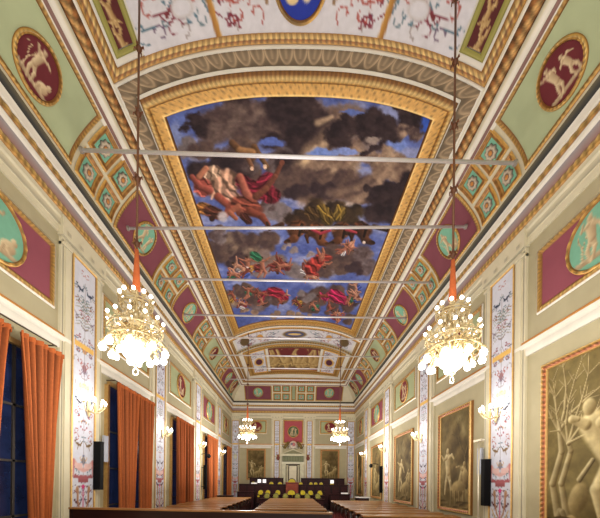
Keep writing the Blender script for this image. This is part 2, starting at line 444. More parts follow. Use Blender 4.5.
a = Acc(); course(a, [(.14, 6.2), (.165, 6.23), (.175, 6.28), (.165, 6.32), (.15, 6.34)], [GOLD_D, GOLD * .9, GOLD_L, GOLD, GOLD_D], beads(.18, .3, .015), ds=.03); trim(5, a, 'gilt')
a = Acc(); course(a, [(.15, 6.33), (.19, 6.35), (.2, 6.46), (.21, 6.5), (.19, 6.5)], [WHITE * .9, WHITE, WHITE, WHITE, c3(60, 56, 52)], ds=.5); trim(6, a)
a = Acc(); course(a, [(.19, 6.5), (.16, 6.51), (.22, 6.58), (.28, 6.62)], [c3(60, 58, 58), c3(44, 44, 48), c3(66, 64, 58), c3(96, 88, 66)], ds=.5); trim(7, a)  # shade of the recess above the cornice, painted dark
# string course half way up the walls
a = Acc(); course(a, [(0, 2.84), (.04, 2.84), (.05, 2.9), (.05, 3.0), (.09, 3.03), (.1, 3.1), (.07, 3.12)], [WHITE * .9, WHITE, WHITE, WHITE * .92, WHITE, WHITE, GOLD], ds=.5); trim(8, a)
a = Acc(); course(a, [(.06, 3.11), (.075, 3.13), (.06, 3.17), (0, 3.19)], [c3(190, 110, 50), GOLD, c3(190, 110, 60), CREAM], ds=.5); trim(9, a)
for k, nm in (('L', 'baseboard_left'), ('R', 'baseboard_right')):
    a = Acc(); course(a, [(.0, -E + .3), (.03, -E + .28), (.03, -E)], [c3(120, 100, 70)] * 3, ds=1, sides=k, y0=-6); struct(a.build(nm, M['paint']))
# cove shell and vault
a = Acc(); kk = np.linspace(0, 79, 26).astype(int); course(a, [(CV_D[i], CV_H[i]) for i in kk], [CREAM * .96] * 26, ds=.4)
S_, T_ = np.meshgrid(np.linspace(-3.86, 3.86, 60), np.linspace(Y0, YF - 1.24, 180), indexing='ij')
a.grid(surf_ceil(S_, T_, -.004), WHITE * .95); struct(a.build('ceiling', M['paint'], smooth=True))

# ------------------------------------------------------------------ mouldings on the vault
def strip(s0, s1, t0, t1, w, prof, ds, pat, i, m='paint', off=.004, wt=None):
    a = Acc(); frame_rect(a, surf_ceil, s0, s1, t0, t1, w, prof, ds, off, pat, wt); trim(i, a, m, smooth=True)
B3 = 3.95
strip(-4.2, 4.2, -.4, YF - .9, .25, [(0, 0, WHITE), (.1, .04, WHITE), (.3, .05, WHITE), (.31, .04, MAUVE), (.5, .04, MAUVE * 1.1), (.52, .05, WHITE), (.8, .05, WHITE), (.85, .03, CREAM), (1, .03, CREAM * .8)], .1, None, 10)
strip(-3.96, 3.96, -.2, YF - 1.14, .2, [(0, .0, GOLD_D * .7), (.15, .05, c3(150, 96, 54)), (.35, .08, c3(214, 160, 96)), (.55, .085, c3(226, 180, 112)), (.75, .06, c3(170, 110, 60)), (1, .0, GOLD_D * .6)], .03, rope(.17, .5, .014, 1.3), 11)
strip(-3.78, 3.78, -.05, YF - 1.34, .05, [(0, 0, CREAM), (.3, .05, WHITE), (.7, .05, WHITE), (1, 0, CREAM)], .1, None, 12)
# the near and far compartments and the great middle one
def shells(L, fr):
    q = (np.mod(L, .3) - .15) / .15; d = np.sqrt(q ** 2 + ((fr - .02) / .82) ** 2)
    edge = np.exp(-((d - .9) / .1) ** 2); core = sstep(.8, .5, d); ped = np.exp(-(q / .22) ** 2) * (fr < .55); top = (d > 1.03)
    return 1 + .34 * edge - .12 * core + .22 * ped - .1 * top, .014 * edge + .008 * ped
SH = c3(136, 118, 94)
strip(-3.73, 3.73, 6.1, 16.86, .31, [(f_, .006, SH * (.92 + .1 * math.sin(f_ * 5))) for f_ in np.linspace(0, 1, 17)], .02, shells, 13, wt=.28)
strip(-3.74, 3.74, 6.04, 16.92, .05, [(0, 0, WHITE), (.5, .06, WHITE), (1, 0, WHITE)], .1, None, 14)
strip(-3.44, 3.44, 6.35, 16.62, .06, [(0, 0, WHITE), (.5, .06, WHITE), (1, .02, WHITE)], .1, None, 15)
for i, (t0, t1) in enumerate(((-.3, 6.04), (17.0, YF - 1.45))):
    strip(-3.73, 3.73, t0, t1, .17, [(0, 0, GOLD_D), (.15, .03, c3(196, 150, 80)), (.3, .045, GOLD), (.5, .03, c3(150, 92, 40)), (.7, .05, GOLD_L), (1, 0, GOLD_D)], .035, beads(.12, .4, .01), 16 + i, 'gilt')
a = Acc()
field(a, surf_ceil, -3.66, 3.66, 18.55, 18.95, .03, lambda S, T: np.where((np.abs(T - 18.75) < .1)[..., None], GOLD * (.7 + .3 * np.cos(S * 40))[..., None], CREAM * .9), .04); trim(18, a, 'gilt')

# near compartment: white grotesque ground with a blue oval, dark red relief strips
ZW = c3(204, 202, 208)
def near_white(S, T):
    cv = Cv(np.abs(S), T, ZW); cv.C *= (.97 + .06 * fbm(S * 4, T * 4, 2))[..., None]
    scrolls(cv, .6, 2.95, 3.3, 5.78, 95, 3, 1.1)
    cv.stroke([(2.45, 5.5), (2.0, 5.2), (1.75, 5.3)], .03, .016, c3(112, 44, 50)); cv.ell(2.15, 5.45, .2, .14, c3(190, 184, 184)); cv.ell(2.15, 5.45, .16, .1, ZW)
    cv.stroke([(1.58, 5.88), (1.76, 4.8)], .055, .055, GOLD, GOLD_D); cv.stroke([(.62, 5.5), (.72, 5.2), (.66, 4.9)], .03, .012, c3(140, 110, 80))
    for k in range(5): cv.stroke([(.75 + .03 * k, 5.0), (.7 + .1 * k, 5.5 - .02 * k * k)], .016, .008, c3(150, 112, 84), a=.85)
    return cv.C
pan = empty('ceiling_panel', (0, 0, 0)); tag(pan, 'white painted ceiling panel with blue oval and scrolls, above the hanging cables', 'ceiling panel')
a = Acc(); field(a, surf_ceil, -3.03, 3.03, 3.2, 5.88, .012, near_white, .03); a.build('painted_field', M['fresco'], pan)
def blue_oval(S, T):
    cv = Cv(S, T, c3(34, 52, 150)); figure(cv, -.05, 4.95, .55, random.Random(4), c3(232, 214, 170), c3(170, 130, 90)); cv.ell(.12, 5.3, .12, .2, c3(225, 205, 160)); cv.ell(-.15, 5.45, .12, .08, c3(214, 190, 140)); return cv.C
om = Acc(); oval(om, surf_ceil, 0, 5.25, .42, .46, .03, blue_oval, 48, 20); mo = om.build('blue_medallion', M['fresco'], pan)
a = Acc(); frame_oval(a, surf_ceil, 0, 5.25, .42, .46, .08, gprof(), off=.02, pat=beads(.07)); a.build('medallion_rim', M['gilt'], mo)
def relief_strip(seed, ground, n, x0, x1, y0, y1, lt=c3(212, 186, 132), dk=c3(140, 104, 62)):
    def g(S, T):
        cv = Cv(S, T, ground); rng = random.Random(seed)
        for i in range(n):
            k = (i + .5) / n
            if (y1 - y0) > (x1 - x0): figure(cv, (x0 + x1) / 2 + rng.uniform(-.05, .05), y0 + (y1 - y0) * (k - .42 / n), (y1 - y0) / n * 1.25, rng, lt, dk)
            else: figure(cv, x0 + (x1 - x0) * k, y0 + .08 * (y1 - y0), (y1 - y0) * .86, rng, lt, dk)
        return cv.C
    return g
for sx, w_ in ((-1, 'left'), (1, 'right')):
    p = empty('relief_panel'); tag(p, 'narrow dark red ceiling relief panel with olive border, ' + w_ + ' of the white panel', 'ceiling panel')
    x0, x1 = (3.14, 3.43) if sx > 0 else (-3.43, -3.14)
    a = Acc(); field(a, surf_ceil, x0, x1, 3.6, 5.66, .014, relief_strip(8 + sx, c3(84, 34, 34), 6, x0, x1, 3.6, 5.66), .022); a.build('painted_field', M['fresco'], p)
    a = Acc(); frame_rect(a, surf_ceil, x0 - .08, x1 + .08, 3.5, 5.76, .09, [(0, .01, c3(132, 130, 66)), (.4, .03, c3(156, 150, 84)), (1, .01, c3(130, 124, 58))], .1, .01); a.build('olive_border', M['paint'], p)

# far compartment
def far_white(S, T):
    cv = Cv(np.abs(S), T, ZW); scrolls(cv, .8, 3.3, 17.2, 18.45, 40, 6, 1.5)
    cv.ell(0, 17.8, .7, .42, c3(120, 96, 60)); cv.ell(0, 17.8, .55, .3, c3(70, 78, 120)); cv.ell(0, 17.8, .4, .12, c3(210, 180, 120))
    for x in (-2.05, 2.05): cv.ell(x, 17.8, .18, .3, c3(190, 140, 70))
    for x in (-2.95, 2.95): cv.ell(x, 17.8, .26, .5, c3(96, 78, 50))
    return cv.C
p = empty('ceiling_panel'); tag(p, 'far white ceiling band with small boat oval, just beyond the great ceiling painting', 'ceiling panel')
a = Acc(); field(a, surf_ceil, -3.45, 3.45, 17.18, 18.5, .014, far_white, .04); a.build('painted_field', M['fresco'], p)
p = empty('ceiling_panel'); tag(p, 'brown relief ceiling panel between two white panels, nearest the end wall', 'ceiling panel')
a = Acc(); frame_rect(a, surf_ceil, -3.3, 3.3, 19.05, 22.6, .38, gprof(), .06, .01, beads(.16)); a.build('gilt_frame', M['gilt'], p)
def far_rel(S, T):
    cv = Cv(S, T, c3(116, 92, 58)); rng = random.Random(21)
    cv.rect(-1.7, 1.7, 19.5, 20.4, c3(104, 44, 44))
    for i in range(9): figure(cv, -1.6 + i * .4, 19.7, 2.2, rng, c3(206, 180, 122), c3(130, 100, 58))
    for x in (-.55, .55): cv.ell(x, 20.1, .42, .5, c3(104, 40, 40))
    cv.rect(-2, 2, 21.9, 22.1, c3(110, 44, 46)); cv.rect(-2, 2, 22.1, 22.3, c3(180, 140, 80))
    return cv.C
a = Acc(); field(a, surf_ceil, -1.72, 1.72, 19.45, 22.2, .02, far_rel, .04); a.build('relief_field', M['fresco'], p)
for sx in (-1, 1):
    x0, x1 = sorted((sx * 2.0, sx * 2.88))
    def side_white(S, T, sx=sx):
        cv = Cv(S, T, ZW); scrolls(cv, sx * 2.44 - .35, sx * 2.44 + .35, 19.5, 22.1, 26, 7, 1.4)
        cv.ell(sx * 2.44, 20.9, .32, .5, c3(214, 170, 90)); cv.ell(sx * 2.44, 20.9, .22, .36, c3(80, 40, 60)); return cv.C
    a = Acc(); field(a, surf_ceil, x0, x1, 19.45, 22.2, .02, side_white, .03); a.build('side_field', M['fresco'], p)
    a = Acc(); frame_rect(a, surf_ceil, x0 - .1, x1 + .1, 19.4, 22.26, .1, gprof(), .1, .02); a.build('inner_frame', M['gilt'], p)

# ------------------------------------------------------------------ the great ceiling painting (stormy sky, drapery-like masses)
def fresco(S, T):
    U, V = layout(S, T, E + vault_h(S, T))
    sc = 1 / (1 + 1.5 * np.clip((V - 90) / 240, 0, 1))                      # things get smaller towards the far end
    w1 = (fbm(U / 11, V / 10, 1) - .5) * 13 * sc; w2 = (fbm(U / 11 + 40, V / 10 + 9, 2) - .5) * 12 * sc
    f1 = (fbm(U / 3.2, V / 3, 7, 3) - .5) * 4.5 * sc; f2 = (fbm(U / 3.2 + 9, V / 3, 8, 3) - .5) * 4.5 * sc
    W = (w1 + f1, w2 + f2); Wf = (f1 * .6 + w1 * .25, f2 * .6 + w2 * .25)
    cv = Cv(U, V, c3(96, 110, 174)); rng = random.Random(14)
    n1 = fbm(U / 20, V / 10, 3)
    cv.mix(sstep(.48, .72, n1) * .65, c3(160, 164, 198)); cv.mix(sstep(.52, .3, n1) * .6, c3(66, 80, 146))
    DK = c3(48, 36, 42); DM = c3(82, 64, 64); BR = c3(116, 92, 80); LT = c3(190, 162, 134); GY = c3(140, 126, 128); WARM = c3(214, 182, 140)
    NB = (fbm(U / 5, V / 4, 11, 3) - .5) * .7; NC = (fbm(U / 9, V / 7, 19, 4) - .5)
    def puff(x, y, r, dk, lt, a=1.0):
        g = r * 1.3 + 10; b = cv.sub(x - g, x + g, y - g, y + g)
        if b is None: return
        dx = U[b] - x + W[0][b]; dy = V[b] - y + W[1][b]; d = np.sqrt(dx * dx + (dy * 1.2) ** 2) / r
        k = np.clip(.35 + .42 * (dx * .75 + dy * .35) / r + NB[b] + NC[b], 0, 1)[..., None]
        cv.mix(a * sstep(1.18, .62, d), np.asarray(dk) * (1 - k) + np.asarray(lt) * k, b)
    def cloud(cx, cy, rx, ry, dk, lt, n=9, a=1.0):
        for i in range(n):
            q = rng.uniform(0, 2 * PI); R_ = math.sqrt(rng.random()) * .85
            puff(cx + rx * R_ * math.cos(q), cy + ry * R_ * math.sin(q), min(rx, ry) * rng.uniform(.55, 1.05), dk, lt, a)
    # upper sky: brown and slate storm clouds parted by a warm shaft
    cloud(300, 180, 85, 18, DM, BR, 14); cloud(325, 130, 50, 26, BR, GY, 12); cloud(330, 160, 48, 20, BR, LT, 10)
    cloud(262, 112, 60, 20, DK, DM, 14); cloud(248, 120, 45, 20, DM, c3(128, 108, 98), 12); cloud(288, 125, 30, 24, DK, DM, 10)
    cloud(196, 125, 22, 9, DK, DM, 8); cloud(188, 146, 16, 10, GY * .8, GY, 6); cloud(225, 148, 46, 12, DM, BR, 12); cloud(215, 170, 42, 12, DK, DM, 12)
    cloud(262, 158, 30, 12, DM, GY * .85, 8); cloud(288, 160, 16, 12, DK, DM, 6)
    cv.stroke([(290, 186), (302, 168), (312, 150), (330, 132), (350, 112)], 8, 6, WARM, BR, a=.55, soft=.9)
    for q in ([(296, 178), (306, 160), (316, 146)], [(322, 146), (336, 130), (348, 118)], [(318, 122), (332, 116)]): cv.stroke(q, 3.4, 2, c3(226, 194, 148), LT, a=.7, soft=.8)
    cloud(384, 122, 44, 13, DK, DM, 16); cloud(352, 134, 20, 13, DK, DM, 9); cloud(370, 148, 20, 8, DK, DM, 7); cloud(410, 132, 14, 9, DM, LT, 6); cloud(405, 112, 18, 7, DK, DM, 6)
    for x, y, rx, ry, c in ((326, 152, 18, 4.5, c3(112, 136, 204)), (273, 142, 13, 4.5, c3(88, 108, 184)), (398, 144, 12, 5, c3(114, 136, 204)), (425, 124, 4, 9, c3(58, 92, 190)), (372, 138, 10, 3, c3(150, 134, 126)), (180, 118, 8, 8, c3(94, 112, 180)), (176, 135, 5, 12, c3(120, 132, 180)), (352, 112, 12, 2.5, c3(92, 110, 176)), (345, 152, 14, 3, c3(128, 146, 208))):
        cv.ell(x, y, rx, ry, c, 0, .3, 1, None, W)
    cloud(386, 160, 26, 10, BR, LT, 9); cloud(330, 186, 60, 15, DM, BR, 18); cloud(395, 168, 20, 14, BR, LT, 8); cloud(312, 192, 30, 9, DK * 1.2, DM, 8)
    cv.stroke([(302, 201), (330, 206), (360, 198), (382, 180), (394, 160)], 5, 3, c3(206, 174, 142), BR, a=.7, soft=.9)
    cv.stroke([(330, 192), (358, 187), (380, 168)], 4, 2.5, c3(186, 156, 126), BR, a=.55, soft=.9); cv.stroke([(322, 203), (352, 204)], 2, 2, c3(224, 204, 184), a=.6, soft=.9)
    cloud(382, 202, 22, 15, DK, DM, 12); cloud(376, 190, 10, 9, DK, DM, 5); cloud(402, 184, 12, 16, DK, DM, 8); cloud(386, 214, 11, 7, DK, DM, 5)
    cloud(275, 212, 20, 9, GY * .85, GY, 7); cloud(262, 205, 16, 8, DM, GY, 5)
    # folded drapery, limbs
    def drape(cx, cy, rx, ry, rot, c, n=5):
        c = np.asarray(c); cv.ell(cx, cy, rx, ry, c * .62, rot, .2, 1, c, Wf)
        co_, si = math.cos(rot), math.sin(rot)
        for i in range(n):
            o = (i / (n - 1) - .5) * 1.5 * ry; pts = []
            for k in np.linspace(-.85, .85, 5):
                x = k * rx * math.sqrt(max(.1, 1 - (o / ry) ** 2 * .8)); y = o + ry * .16 * math.sin(k * 4 + i * 2)
                pts.append((cx + x * co_ - y * si, cy + x * si + y * co_))
            cv.stroke(pts, ry * .13, ry * .06, np.clip(c * (1.3 if i % 2 else .45), 0, 1), a=.75, soft=.7)
    def limb(pts, r0, r1, c): c = np.asarray(c); cv.stroke(pts, r0, r1, c * .55, np.clip(c * 1.12, 0, 1), soft=.35)
    def body(x, y, h, ang, c, r):
        """a small tumbling body, seen from below"""
        ca, sa = math.cos(ang), math.sin(ang); P = lambda a_, b_: (x + h * (a_ * ca - b_ * sa), y + h * (a_ * sa + b_ * ca))
        limb([P(0, 0), P(.3, .12 * r.uniform(-1, 1)), P(.55, .3 * r.uniform(-1, 1))], .1 * h, .05 * h, c); limb([P(0, .06), P(.28, r.uniform(.1, .25)), P(.5, r.uniform(0, .4))], .1 * h, .05 * h, c)
        limb([P(-.4, 0), P(0, 0)], .14 * h, .11 * h, c)
        for s in (-1, 1): limb([P(-.38, .1 * s), P(-.45, .3 * s), P(-.45 + r.uniform(-.25, .25), .5 * s)], .06 * h, .04 * h, c)
        q = P(-.56, r.uniform(-.06, .06)); cv.ell(q[0], q[1], .09 * h, .09 * h, np.asarray(c) * .9, col2=np.asarray(c) * .5); cv.ell(q[0] - .03 * h * ca, q[1] - .03 * h * sa - .03 * h, .09 * h, .06 * h, c3(70, 46, 34))
    SK = c3(214, 138, 106)
    drape(222, 184, 15, 17, 1.2, c3(200, 152, 126), 6); drape(212, 172, 7, 9, 1.3, c3(206, 166, 138), 4); drape(234, 200, 15, 9, .6, c3(196, 150, 128), 5); drape(203, 187, 9, 9, .5, c3(186, 92, 80), 4)
    drape(258, 190, 19, 10, .1, c3(138, 38, 58), 6); drape(266, 180, 10, 7, -.5, c3(150, 44, 66), 4); drape(244, 182, 9, 7, .6, c3(112, 34, 50), 4); drape(272, 196, 7, 9, 1.2, c3(128, 36, 54), 4)
    limb([(192, 176), (200, 186), (210, 190)], 2.6, 3.6, c3(170, 88, 76)); limb([(206, 168), (199, 176)], 3, 3, SK); limb([(218, 196), (230, 206), (226, 214)], 4, 3, c3(176, 92, 76))
    limb([(240, 176), (246, 192), (252, 200)], 3.6, 4.4, c3(196, 112, 92)); limb([(281, 164), (275, 176), (266, 188), (256, 196)], 2, 3.6, c3(138, 82, 64)); cv.ell(282, 162, 2.6, 3, c3(128, 74, 58))
    drape(246, 206, 17, 9, .3, c3(150, 78, 62), 5); limb([(250, 210), (262, 216), (268, 224)], 4, 2.6, c3(150, 78, 60)); cv.ell(240, 212, 4, 4, c3(96, 52, 40), col2=c3(160, 90, 70)); limb([(238, 206), (230, 212), (236, 218)], 3, 2, c3(186, 110, 84))
    drape(204, 208, 9, 6, .2, c3(176, 116, 60), 4); drape(214, 212, 11, 6, .3, c3(104, 60, 46), 4); cv.ell(223, 216, 5, 5, c3(190, 180, 184), 0, .4, .9, None, Wf); cv.ell(212, 218, 3, 3, c3(60, 36, 32)); drape(246, 218, 8, 4, .8, c3(92, 48, 40), 3)
    limb([(232, 142), (242, 152), (252, 158)], 3.5, 3, c3(120, 84, 58)); limb([(254, 146), (262, 158), (267, 166)], 3, 2, c3(124, 88, 58)); limb([(240, 150), (252, 152)], 4, 4, c3(176, 128, 84)); limb([(248, 158), (252, 166)], 2.2, 2, c3(150, 104, 76)); cv.ell(265, 166, 2, 2.5, c3(226, 190, 160)); cv.ell(252, 168, 1.8, 2, c3(220, 180, 150))
    # brown tumbling mass with ochre folds in the middle
    cloud(326, 213, 34, 11, c3(52, 40, 34), c3(104, 80, 52), 14); cloud(302, 218, 14, 9, c3(56, 42, 34), c3(98, 68, 46), 6); cloud(352, 214, 20, 9, c3(50, 40, 34), c3(92, 72, 48), 8)
    drape(326, 214, 12, 7, 1.0, c3(120, 96, 46), 5); drape(340, 213, 8, 6, 1.9, c3(128, 104, 50), 4); drape(312, 213, 8, 6, .8, c3(96, 72, 42), 4)
    for x, y, s_, c in ((297, 234, -1, c3(120, 74, 48)), (318, 237, 1, c3(134, 82, 52)), (341, 236, -1, c3(112, 70, 46)), (362, 235, 1, c3(98, 62, 44))):
        drape(x, y - 6, 10, 8, .4 * s_, c, 4); limb([(x, y - 4), (x + 3 * s_, y + 4), (x + 9 * s_, y + 7)], 5.5, 2.6, c); cv.ell(x + 10 * s_, y + 7, 3.4, 2.2, c * .8, .3 * s_, col2=c * .4)
        limb([(x - 4 * s_, y - 4), (x - 12 * s_, y - 2), (x - 10 * s_, y + 5)], 2.2, 1.1, c * .7); limb([(x + 5, y - 10), (x + 2, y + 1)], 1.6, 1.2, c * .45)
    limb([(282, 224), (270, 228), (267, 222)], 2.6, 1.3, c3(84, 54, 40)); limb([(374, 226), (388, 230), (392, 224)], 2.4, 1.2, c3(76, 52, 40))
    limb([(312, 229), (320, 233), (330, 230)], 1.6, 1.3, c3(196, 66, 84)); limb([(346, 229), (356, 232)], 1.6, 1.2, c3(196, 72, 84)); cv.ell(364, 242, 1.6, 1.6, c3(226, 206, 190))
    for pts, c in (([(318, 206), (323, 212), (331, 217)], c3(190, 152, 64)), ([(338, 205), (341, 212), (336, 219)], c3(180, 144, 60)), ([(328, 208), (327, 214)], c3(150, 120, 52))): limb(pts, 1.3, .7, c)
    # lower sky: broken clouds, crowds of small bodies and cloths
    for q in ((232, 252, 30, 16, DM, BR, 12), (280, 268, 40, 9, GY * .8, GY, 10), (350, 262, 30, 12, DM, GY, 12), (250, 298, 40, 9, DM, GY, 12), (330, 300, 40, 9, DM, BR, 12), (238, 244, 20, 10, DM, LT * .85, 9), (222, 234, 12, 7, DM, GY, 6), (266, 240, 18, 8, DM, BR, 8), (236, 262, 18, 9, DK * 1.3, BR, 8), (266, 262, 26, 9, BR, GY, 9), (342, 258, 22, 10, DM, BR, 10), (362, 252, 12, 7, DM, GY, 6), (330, 266, 22, 8, DM, BR, 8), (352, 268, 12, 6, DK * 1.3, DM, 6), (310, 252, 10, 4, GY, GY * 1.2, 4), (290, 246, 12, 5, GY * .9, GY * 1.2, 4),
              (244, 290, 24, 7, DM, BR, 9), (232, 300, 14, 5, BR, LT * .9, 6), (270, 300, 26, 6, DM, BR, 9), (334, 292, 30, 8, DM, BR, 11), (352, 300, 20, 6, DK * 1.3, DM, 7), (306, 296, 14, 5, GY * .8, GY, 5), (320, 310, 26, 5, DM, BR, 8), (286, 315, 34, 4, BR, LT, 9), (345, 318, 20, 4, DM, BR, 6), (250, 310, 14, 3.5, BR, LT, 5)): cloud(*q)
    skin = [c3(186, 118, 94), c3(168, 92, 74), c3(200, 144, 118), c3(142, 74, 60)]; drap = [c3(160, 48, 66), c3(56, 118, 92), c3(74, 92, 170), c3(182, 138, 58), c3(206, 196, 200), c3(130, 58, 54)]
    for cx, cy, n, sx, sy, h, dom in ((250, 263, 4, 13, 5, 17, None), (282, 260, 3, 10, 6, 15, None), (252, 256, 0, 0, 0, 0, None), (318, 262, 2, 5, 5, 18, c3(176, 70, 60)), (306, 272, 3, 8, 4, 13, c3(160, 66, 58)), (346, 244, 2, 7, 3, 11, c3(214, 150, 120)), (340, 252, 2, 5, 4, 11, None), (236, 272, 3, 9, 3, 12, None),
                                    (240, 294, 3, 12, 4, 11, c3(190, 150, 90)), (270, 296, 4, 14, 4, 11, c3(168, 46, 70)), (300, 302, 2, 8, 4, 10, None), (336, 296, 4, 13, 4, 12, c3(182, 44, 96)), (352, 302, 3, 9, 4, 11, None), (322, 304, 2, 8, 3, 10, c3(60, 110, 100)), (244, 304, 3, 9, 3, 9, None), (332, 316, 3, 12, 3, 10, c3(130, 50, 60)), (356, 290, 2, 5, 4, 10, c3(150, 60, 60))):
        for i in range(n):
            x = cx + rng.uniform(-sx, sx); y = cy + rng.uniform(-sy, sy)
            c = dom if dom is not None and rng.random() < .75 else rng.choice(drap)
            drape(x + rng.uniform(-3, 3), y + rng.uniform(-1, 3), h * rng.uniform(.32, .5), h * rng.uniform(.16, .28), rng.uniform(-1.2, 1.2), c, 4)
            body(x, y, h, rng.uniform(-PI, PI), rng.choice(skin), rng)
    drape(256, 256, 7, 4, .6, c3(54, 124, 90), 4); drape(313, 266, 7, 10, .7, c3(172, 62, 56), 5); drape(276, 292, 9, 5, .2, c3(164, 44, 66), 4); drape(337, 296, 10, 6, .5, c3(186, 42, 92), 5)
    n2 = fbm(U / 2.6, V / 2.2, 30, 3)
    C = (cv.C - .5) * 1.12 + .48
    C = C * .86 + .14 * C.mean(-1, keepdims=True)
    return np.clip(C * (.86 + .28 * n2)[..., None], 0, 1)
pic = empty('ceiling_painting'); tag(pic, 'huge framed ceiling painting of stormy clouds, blue sky and red drapery', 'painting')
a = Acc(); field(a, surf_ceil, -3.05, 3.05, 6.8, 16.14, .02, fresco, .022, .026); a.build('painted_canvas', M['fresco'], pic)
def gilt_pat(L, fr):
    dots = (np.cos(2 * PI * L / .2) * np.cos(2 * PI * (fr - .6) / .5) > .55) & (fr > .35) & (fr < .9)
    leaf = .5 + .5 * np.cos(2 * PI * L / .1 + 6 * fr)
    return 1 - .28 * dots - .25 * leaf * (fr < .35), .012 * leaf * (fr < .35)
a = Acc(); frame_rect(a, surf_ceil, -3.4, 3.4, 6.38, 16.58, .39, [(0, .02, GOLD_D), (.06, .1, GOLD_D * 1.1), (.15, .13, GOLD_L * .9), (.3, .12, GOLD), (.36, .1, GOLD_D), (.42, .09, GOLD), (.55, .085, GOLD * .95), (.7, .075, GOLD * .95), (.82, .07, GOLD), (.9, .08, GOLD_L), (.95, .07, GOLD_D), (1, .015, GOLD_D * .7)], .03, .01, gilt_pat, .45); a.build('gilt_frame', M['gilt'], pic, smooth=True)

# ------------------------------------------------------------------ cove panels, coffers and medallions
def relief_fig(cs, ct, rs, rt, ground, seed, sgn=1, lt=c3(226, 208, 168), dk=c3(150, 122, 92)):
    def g(S, T):
        cv = Cv((S - cs) * sgn, T - ct, ground); rng = random.Random(seed)
        cv.stroke([(-rs * .7, -rt * .62), (rs * .7, -rt * .66)], rt * .1, rt * .08, lt * .85, dk)
        if seed % 3 == 0: bare_tree(cv, -rs * .5, -rt * .6, rt * 1.2, lt, dk, rng, 2)
        figure(cv, -rs * .2, -rt * .72, rt * 1.55, rng, lt, dk)
        if seed % 2 == 0: figure(cv, rs * .42, -rt * .66, rt * 1.25, rng, lt, dk)
        else:
            cv.ell(rs * .42, -rt * .38, rs * .26, rt * .22, lt, .5, col2=dk); cv.ell(rs * .62, -rt * .1, rs * .11, rt * .12, lt, col2=dk); cv.stroke([(rs * .4, -rt * .4), (rs * .5, -rt * .7)], rt * .07, rt * .05, lt, dk); cv.stroke([(rs * .25, -rt * .4), (rs * .15, -rt * .68)], rt * .07, rt * .05, lt, dk)
        return cv.C
    return g
SIDEW = {'L': 'left', 'R': 'right', 'E': 'end wall'}
def medallion(f, parent, cs, ct, rs, rt, ground, seed, sgn=1, rimk=1.0, off=.02, w=.07):
    a = Acc(); oval(a, f, cs, ct, rs, rt, off, relief_fig(cs, ct, rs * 1.08, rt * 1.04, ground, seed, sgn), 56, 22); mo = a.build('medallion', M['fresco'], parent)
    a = Acc(); frame_oval(a, f, cs, ct, rs, rt, w, gprof(rimk), 64, off - .005, beads(.08, .4, .008)); a.build('medallion_rim', M['gilt'], mo)
TA, TB = .05, 1.3      # arc range used by the panels
CT = (TA + TB) / 2
def cove_panel(side, s0, s1, colr, medc, seed, label, med=True, rs=.42, rt=.42, ds=0.0, dt=0.0):
    f = COVE[side]; p = empty('cove_panel', tuple(f((s0 + s1) / 2, CT, 0))); inv = Matrix.Translation(-p.location)
    fl = lambda s, t, o=0.0: f(s, t, o) - np.array(p.location)
    tag(p, label, 'ceiling panel')
    a = Acc(); field(a, fl, s0 + .08, s1 - .08, TA + .08, TB - .08, .012, colr, .1, .05); a.build('painted_field', M['paint'], p, smooth=True)
    a = Acc(); frame_rect(a, fl, s0, s1, TA, TB, .1, gprof(.95), .04, .008, beads(.09, .35, .008)); a.build('gilt_frame', M['gilt'], p, smooth=True)
    if med: medallion(fl, p, (s0 + s1) / 2 + ds, CT + .02 + dt, rs, rt, medc, seed, 1 if side != 'R' else -1)
def coffers(side, s0, s1, label, n=2, t0=TA, t1=TB):
    f = COVE[side]; p = empty('coffer_panel', tuple(f((s0 + s1) / 2, CT, 0))); fl = lambda s, t, o=0.0: f(s, t, o) - np.array(p.location)
    tag(p, label, 'ceiling panel')
    ws = (s1 - s0 - .08 * (n - 1)) / n; wt = (t1 - t0 - .08) / 2
    for i in range(n):
        for j in range(2):
            a0 = s0 + i * (ws + .08); b0 = t0 + j * (wt + .08)
            a = Acc(); frame_rect(a, fl, a0, a0 + ws, b0, b0 + wt, .115, [(0, .0, GOLD_L), (.12, .04, GOLD), (.3, .045, c3(168, 120, 60)), (.6, .03, c3(146, 98, 46)), (.8, .02, GOLD * .9), (1, .0, GOLD_D)], .05, .008, beads(.07, .2, .006))
            k = a.build('coffer', M['gilt'], p)
            a = Acc(); field(a, fl, a0 + .11, a0 + ws - .11, b0 + .11, b0 + wt - .11, .006, TEAL, .1); a.build('coffer_ground', M['paint'], k)
            cs, ct = a0 + ws / 2, b0 + wt / 2
            a = Acc(); q = np.linspace(0, 2 * PI, 32, endpoint=False); rr = np.array([0.001, .04, .05, .09, .13, .15]); hh = np.array([.05, .05, .03, .045, .04, .008])
            cc = np.array([c3(190, 130, 70), c3(190, 130, 70), c3(104, 84, 72), c3(196, 182, 158), c3(150, 138, 122), c3(62, 76, 70)])  # dark outer tone paints a shadow ring round the rosette
            R_ = rr[None, :] * (1 + .12 * np.cos(8 * q)[:, None] * (rr > .06)[None, :])
            a.grid(fl(cs + R_ * np.cos(q)[:, None], ct + R_ * np.sin(q)[:, None], hh[None, :] + 0 * R_), np.broadcast_to(cc[None], (32, 6, 3)), cu=True); a.build('rosette', M['paint'], k, smooth=True)
ORD = ['nearest', 'second', 'third', 'fourth', 'fifth', 'sixth']
seq = [('G', 3.75, 6.35), ('C', 6.45, 7.75), ('M', 7.85, 10.05), ('C', 10.15, 11.5), ('M', 11.6, 14.05), ('C', 14.15, 15.5), ('G', 15.6, 18.1), ('C', 18.2, 19.5), ('M', 19.6, 21.9)]
